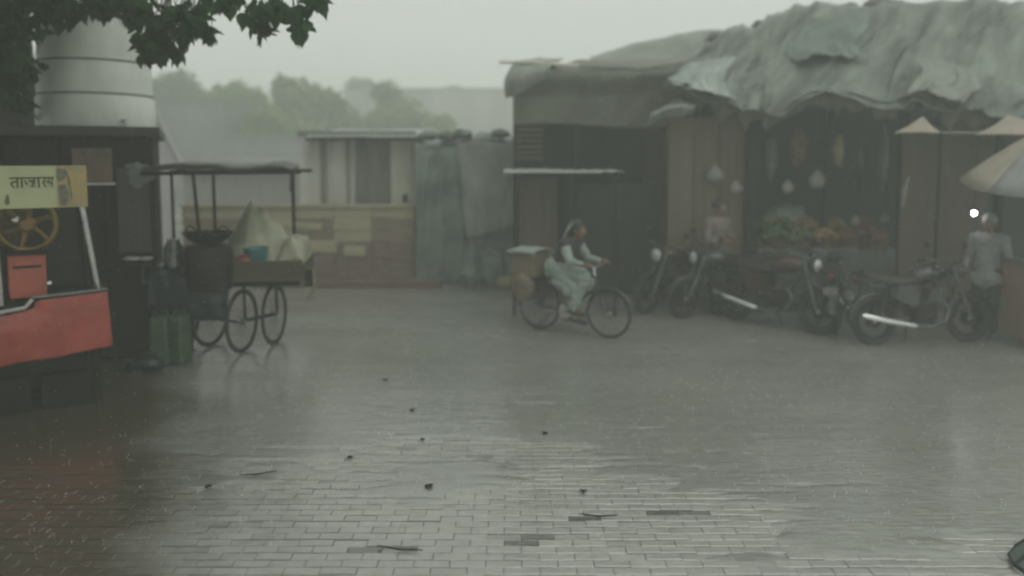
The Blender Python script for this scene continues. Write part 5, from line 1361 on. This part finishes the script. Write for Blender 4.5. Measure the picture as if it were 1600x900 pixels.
# ------------------------------------------------------------------ litter, splashes
for k, (px, py, s_, l) in enumerate(((606, 593, .38, "dark wet leaf in the yard's middle, farthest of the floating leaves"), (641, 642, .38, "dark wet leaf midway down the yard's middle"), (661, 688, .3, "small dark leaf nearest the visible brick courses"),
                                   (548, 716, .32, "dark leaf among the first clear brick courses"), (665, 762, .42, "dark leaf lying on clear brick courses below the small one"), (855, 675, .4, "dark leaf below the bicycle's front wheel"), (912, 765, .38, "dark leaf alone right of the brick courses"), (330, 758, .4, "dark leaf beside the dark twig"))):
    q = G(px, py, .012); b = MB(); rot = Matrix.Rotation(random.uniform(0, 6), 3, 'Z') @ Matrix.Rotation(.06, 3, 'X')
    add_leaf(b, q, rot, s_ * 1.1)
    tag(b.build("fallen_leaf", M['frame_wood'], solid=.0015), l, "leaf", group="fallen leaves on the wet yard")
for k, (a, c, l) in enumerate((((375, 742), (432, 738), "curved dark twig on the bricks towards the yard's darker side"), ((590, 852), (660, 862), "dark twig across the clear bricks near the bottom"), ((905, 803), (965, 807), "dark twig on bricks right of the sunken patch"))):
    p0, p1 = G(*a, .012), G(*c, .012)
    tag(MB().tube([p0, (p0 + p1) / 2 + Vector((0, -.02, .004)), p1 + Vector((0, .01, .006))], [.003, .006, .003], 6).build("twig", M['frame_wood']), l, "twig", group="twigs on the wet yard")
spl = MB()
for k in range(2600):
    Y = 4.4 + 9 * random.random() ** .8; x_ = random.uniform(-.64, .64) * Y
    if x_ < -3.2 and Y > 6.5: continue
    r_ = random.uniform(.004, .010); p = Vector((x_, Y, .002))
    n = random.randint(2, 5)
    for i in range(n):
        a = random.uniform(0, 6.28); h = random.uniform(.01, .05)
        spl.ball(p + Vector((math.cos(a) * r_ * 2, math.sin(a) * r_ * 2, h)), random.uniform(.0012, .0028), 5, 4)
for k in range(2500):
    Y = random.uniform(3.5, 12); x_ = random.uniform(-.64, .64) * Y; z_ = random.uniform(.05, 3.8)
    spl.ball((x_, Y, z_), random.uniform(.0012, .002), 5, 4, (1, 1, 1.5))
tag(spl.build("rain_drops", M['droplet']), "rain drops and splashes over the yard", kind='stuff')
# umbrella lying at the lower right
q = G(1582, 885)
um = thing("fallen_umbrella", "grey green umbrella with dark rim poking in at the bottom right corner", "umbrella", (q.x + .42, q.y - .02, 0))
c = Vector((q.x + .46, q.y - .02, .0)); ap = c + Vector((.25, .1, .52))
ring = [c + Vector((.46 * math.cos(a), .30 * math.sin(a), .02 + .25 * max(0, math.cos(a)))) for a in [2 * math.pi * k / 16 for k in range(16)]]
b = MB(); b.add(ring + [ap], [(i, (i + 1) % 16, 16) for i in range(16)]); b.build("cloth", M['umb'], um, solid=.004, smooth=False)
for i in (8, 6, 10, 4, 12, 2): MB().tube([ring[i], ap], [.012, .008], 6).build("rib", M['black'], um)
MB().tube(ring, .008, 5, closed=True).build("rim", M['black'], um)

# ------------------------------------------------------------------ haze
hb_ = MB(); hb_.box((0, 32.5, 3.9), (124, 87, 9.8))
hz = hb_.build("haze", None, smooth=False); tag(hz, "grey rain haze filling the whole yard", kind='stuff')
hm = bpy.data.materials.new("rain_haze"); hm.use_nodes = True
t = hm.node_tree; t.nodes.clear()
pv = t.nodes.new("ShaderNodeVolumePrincipled"); mo = t.nodes.new("ShaderNodeOutputMaterial")
pv.inputs["Color"].default_value = (.94, .985, .935, 1); pv.inputs["Density"].default_value = HAZE; pv.inputs["Anisotropy"].default_value = 0.2
t.links.new(pv.outputs[0], mo.inputs["Volume"])
hz.data.materials.append(hm)
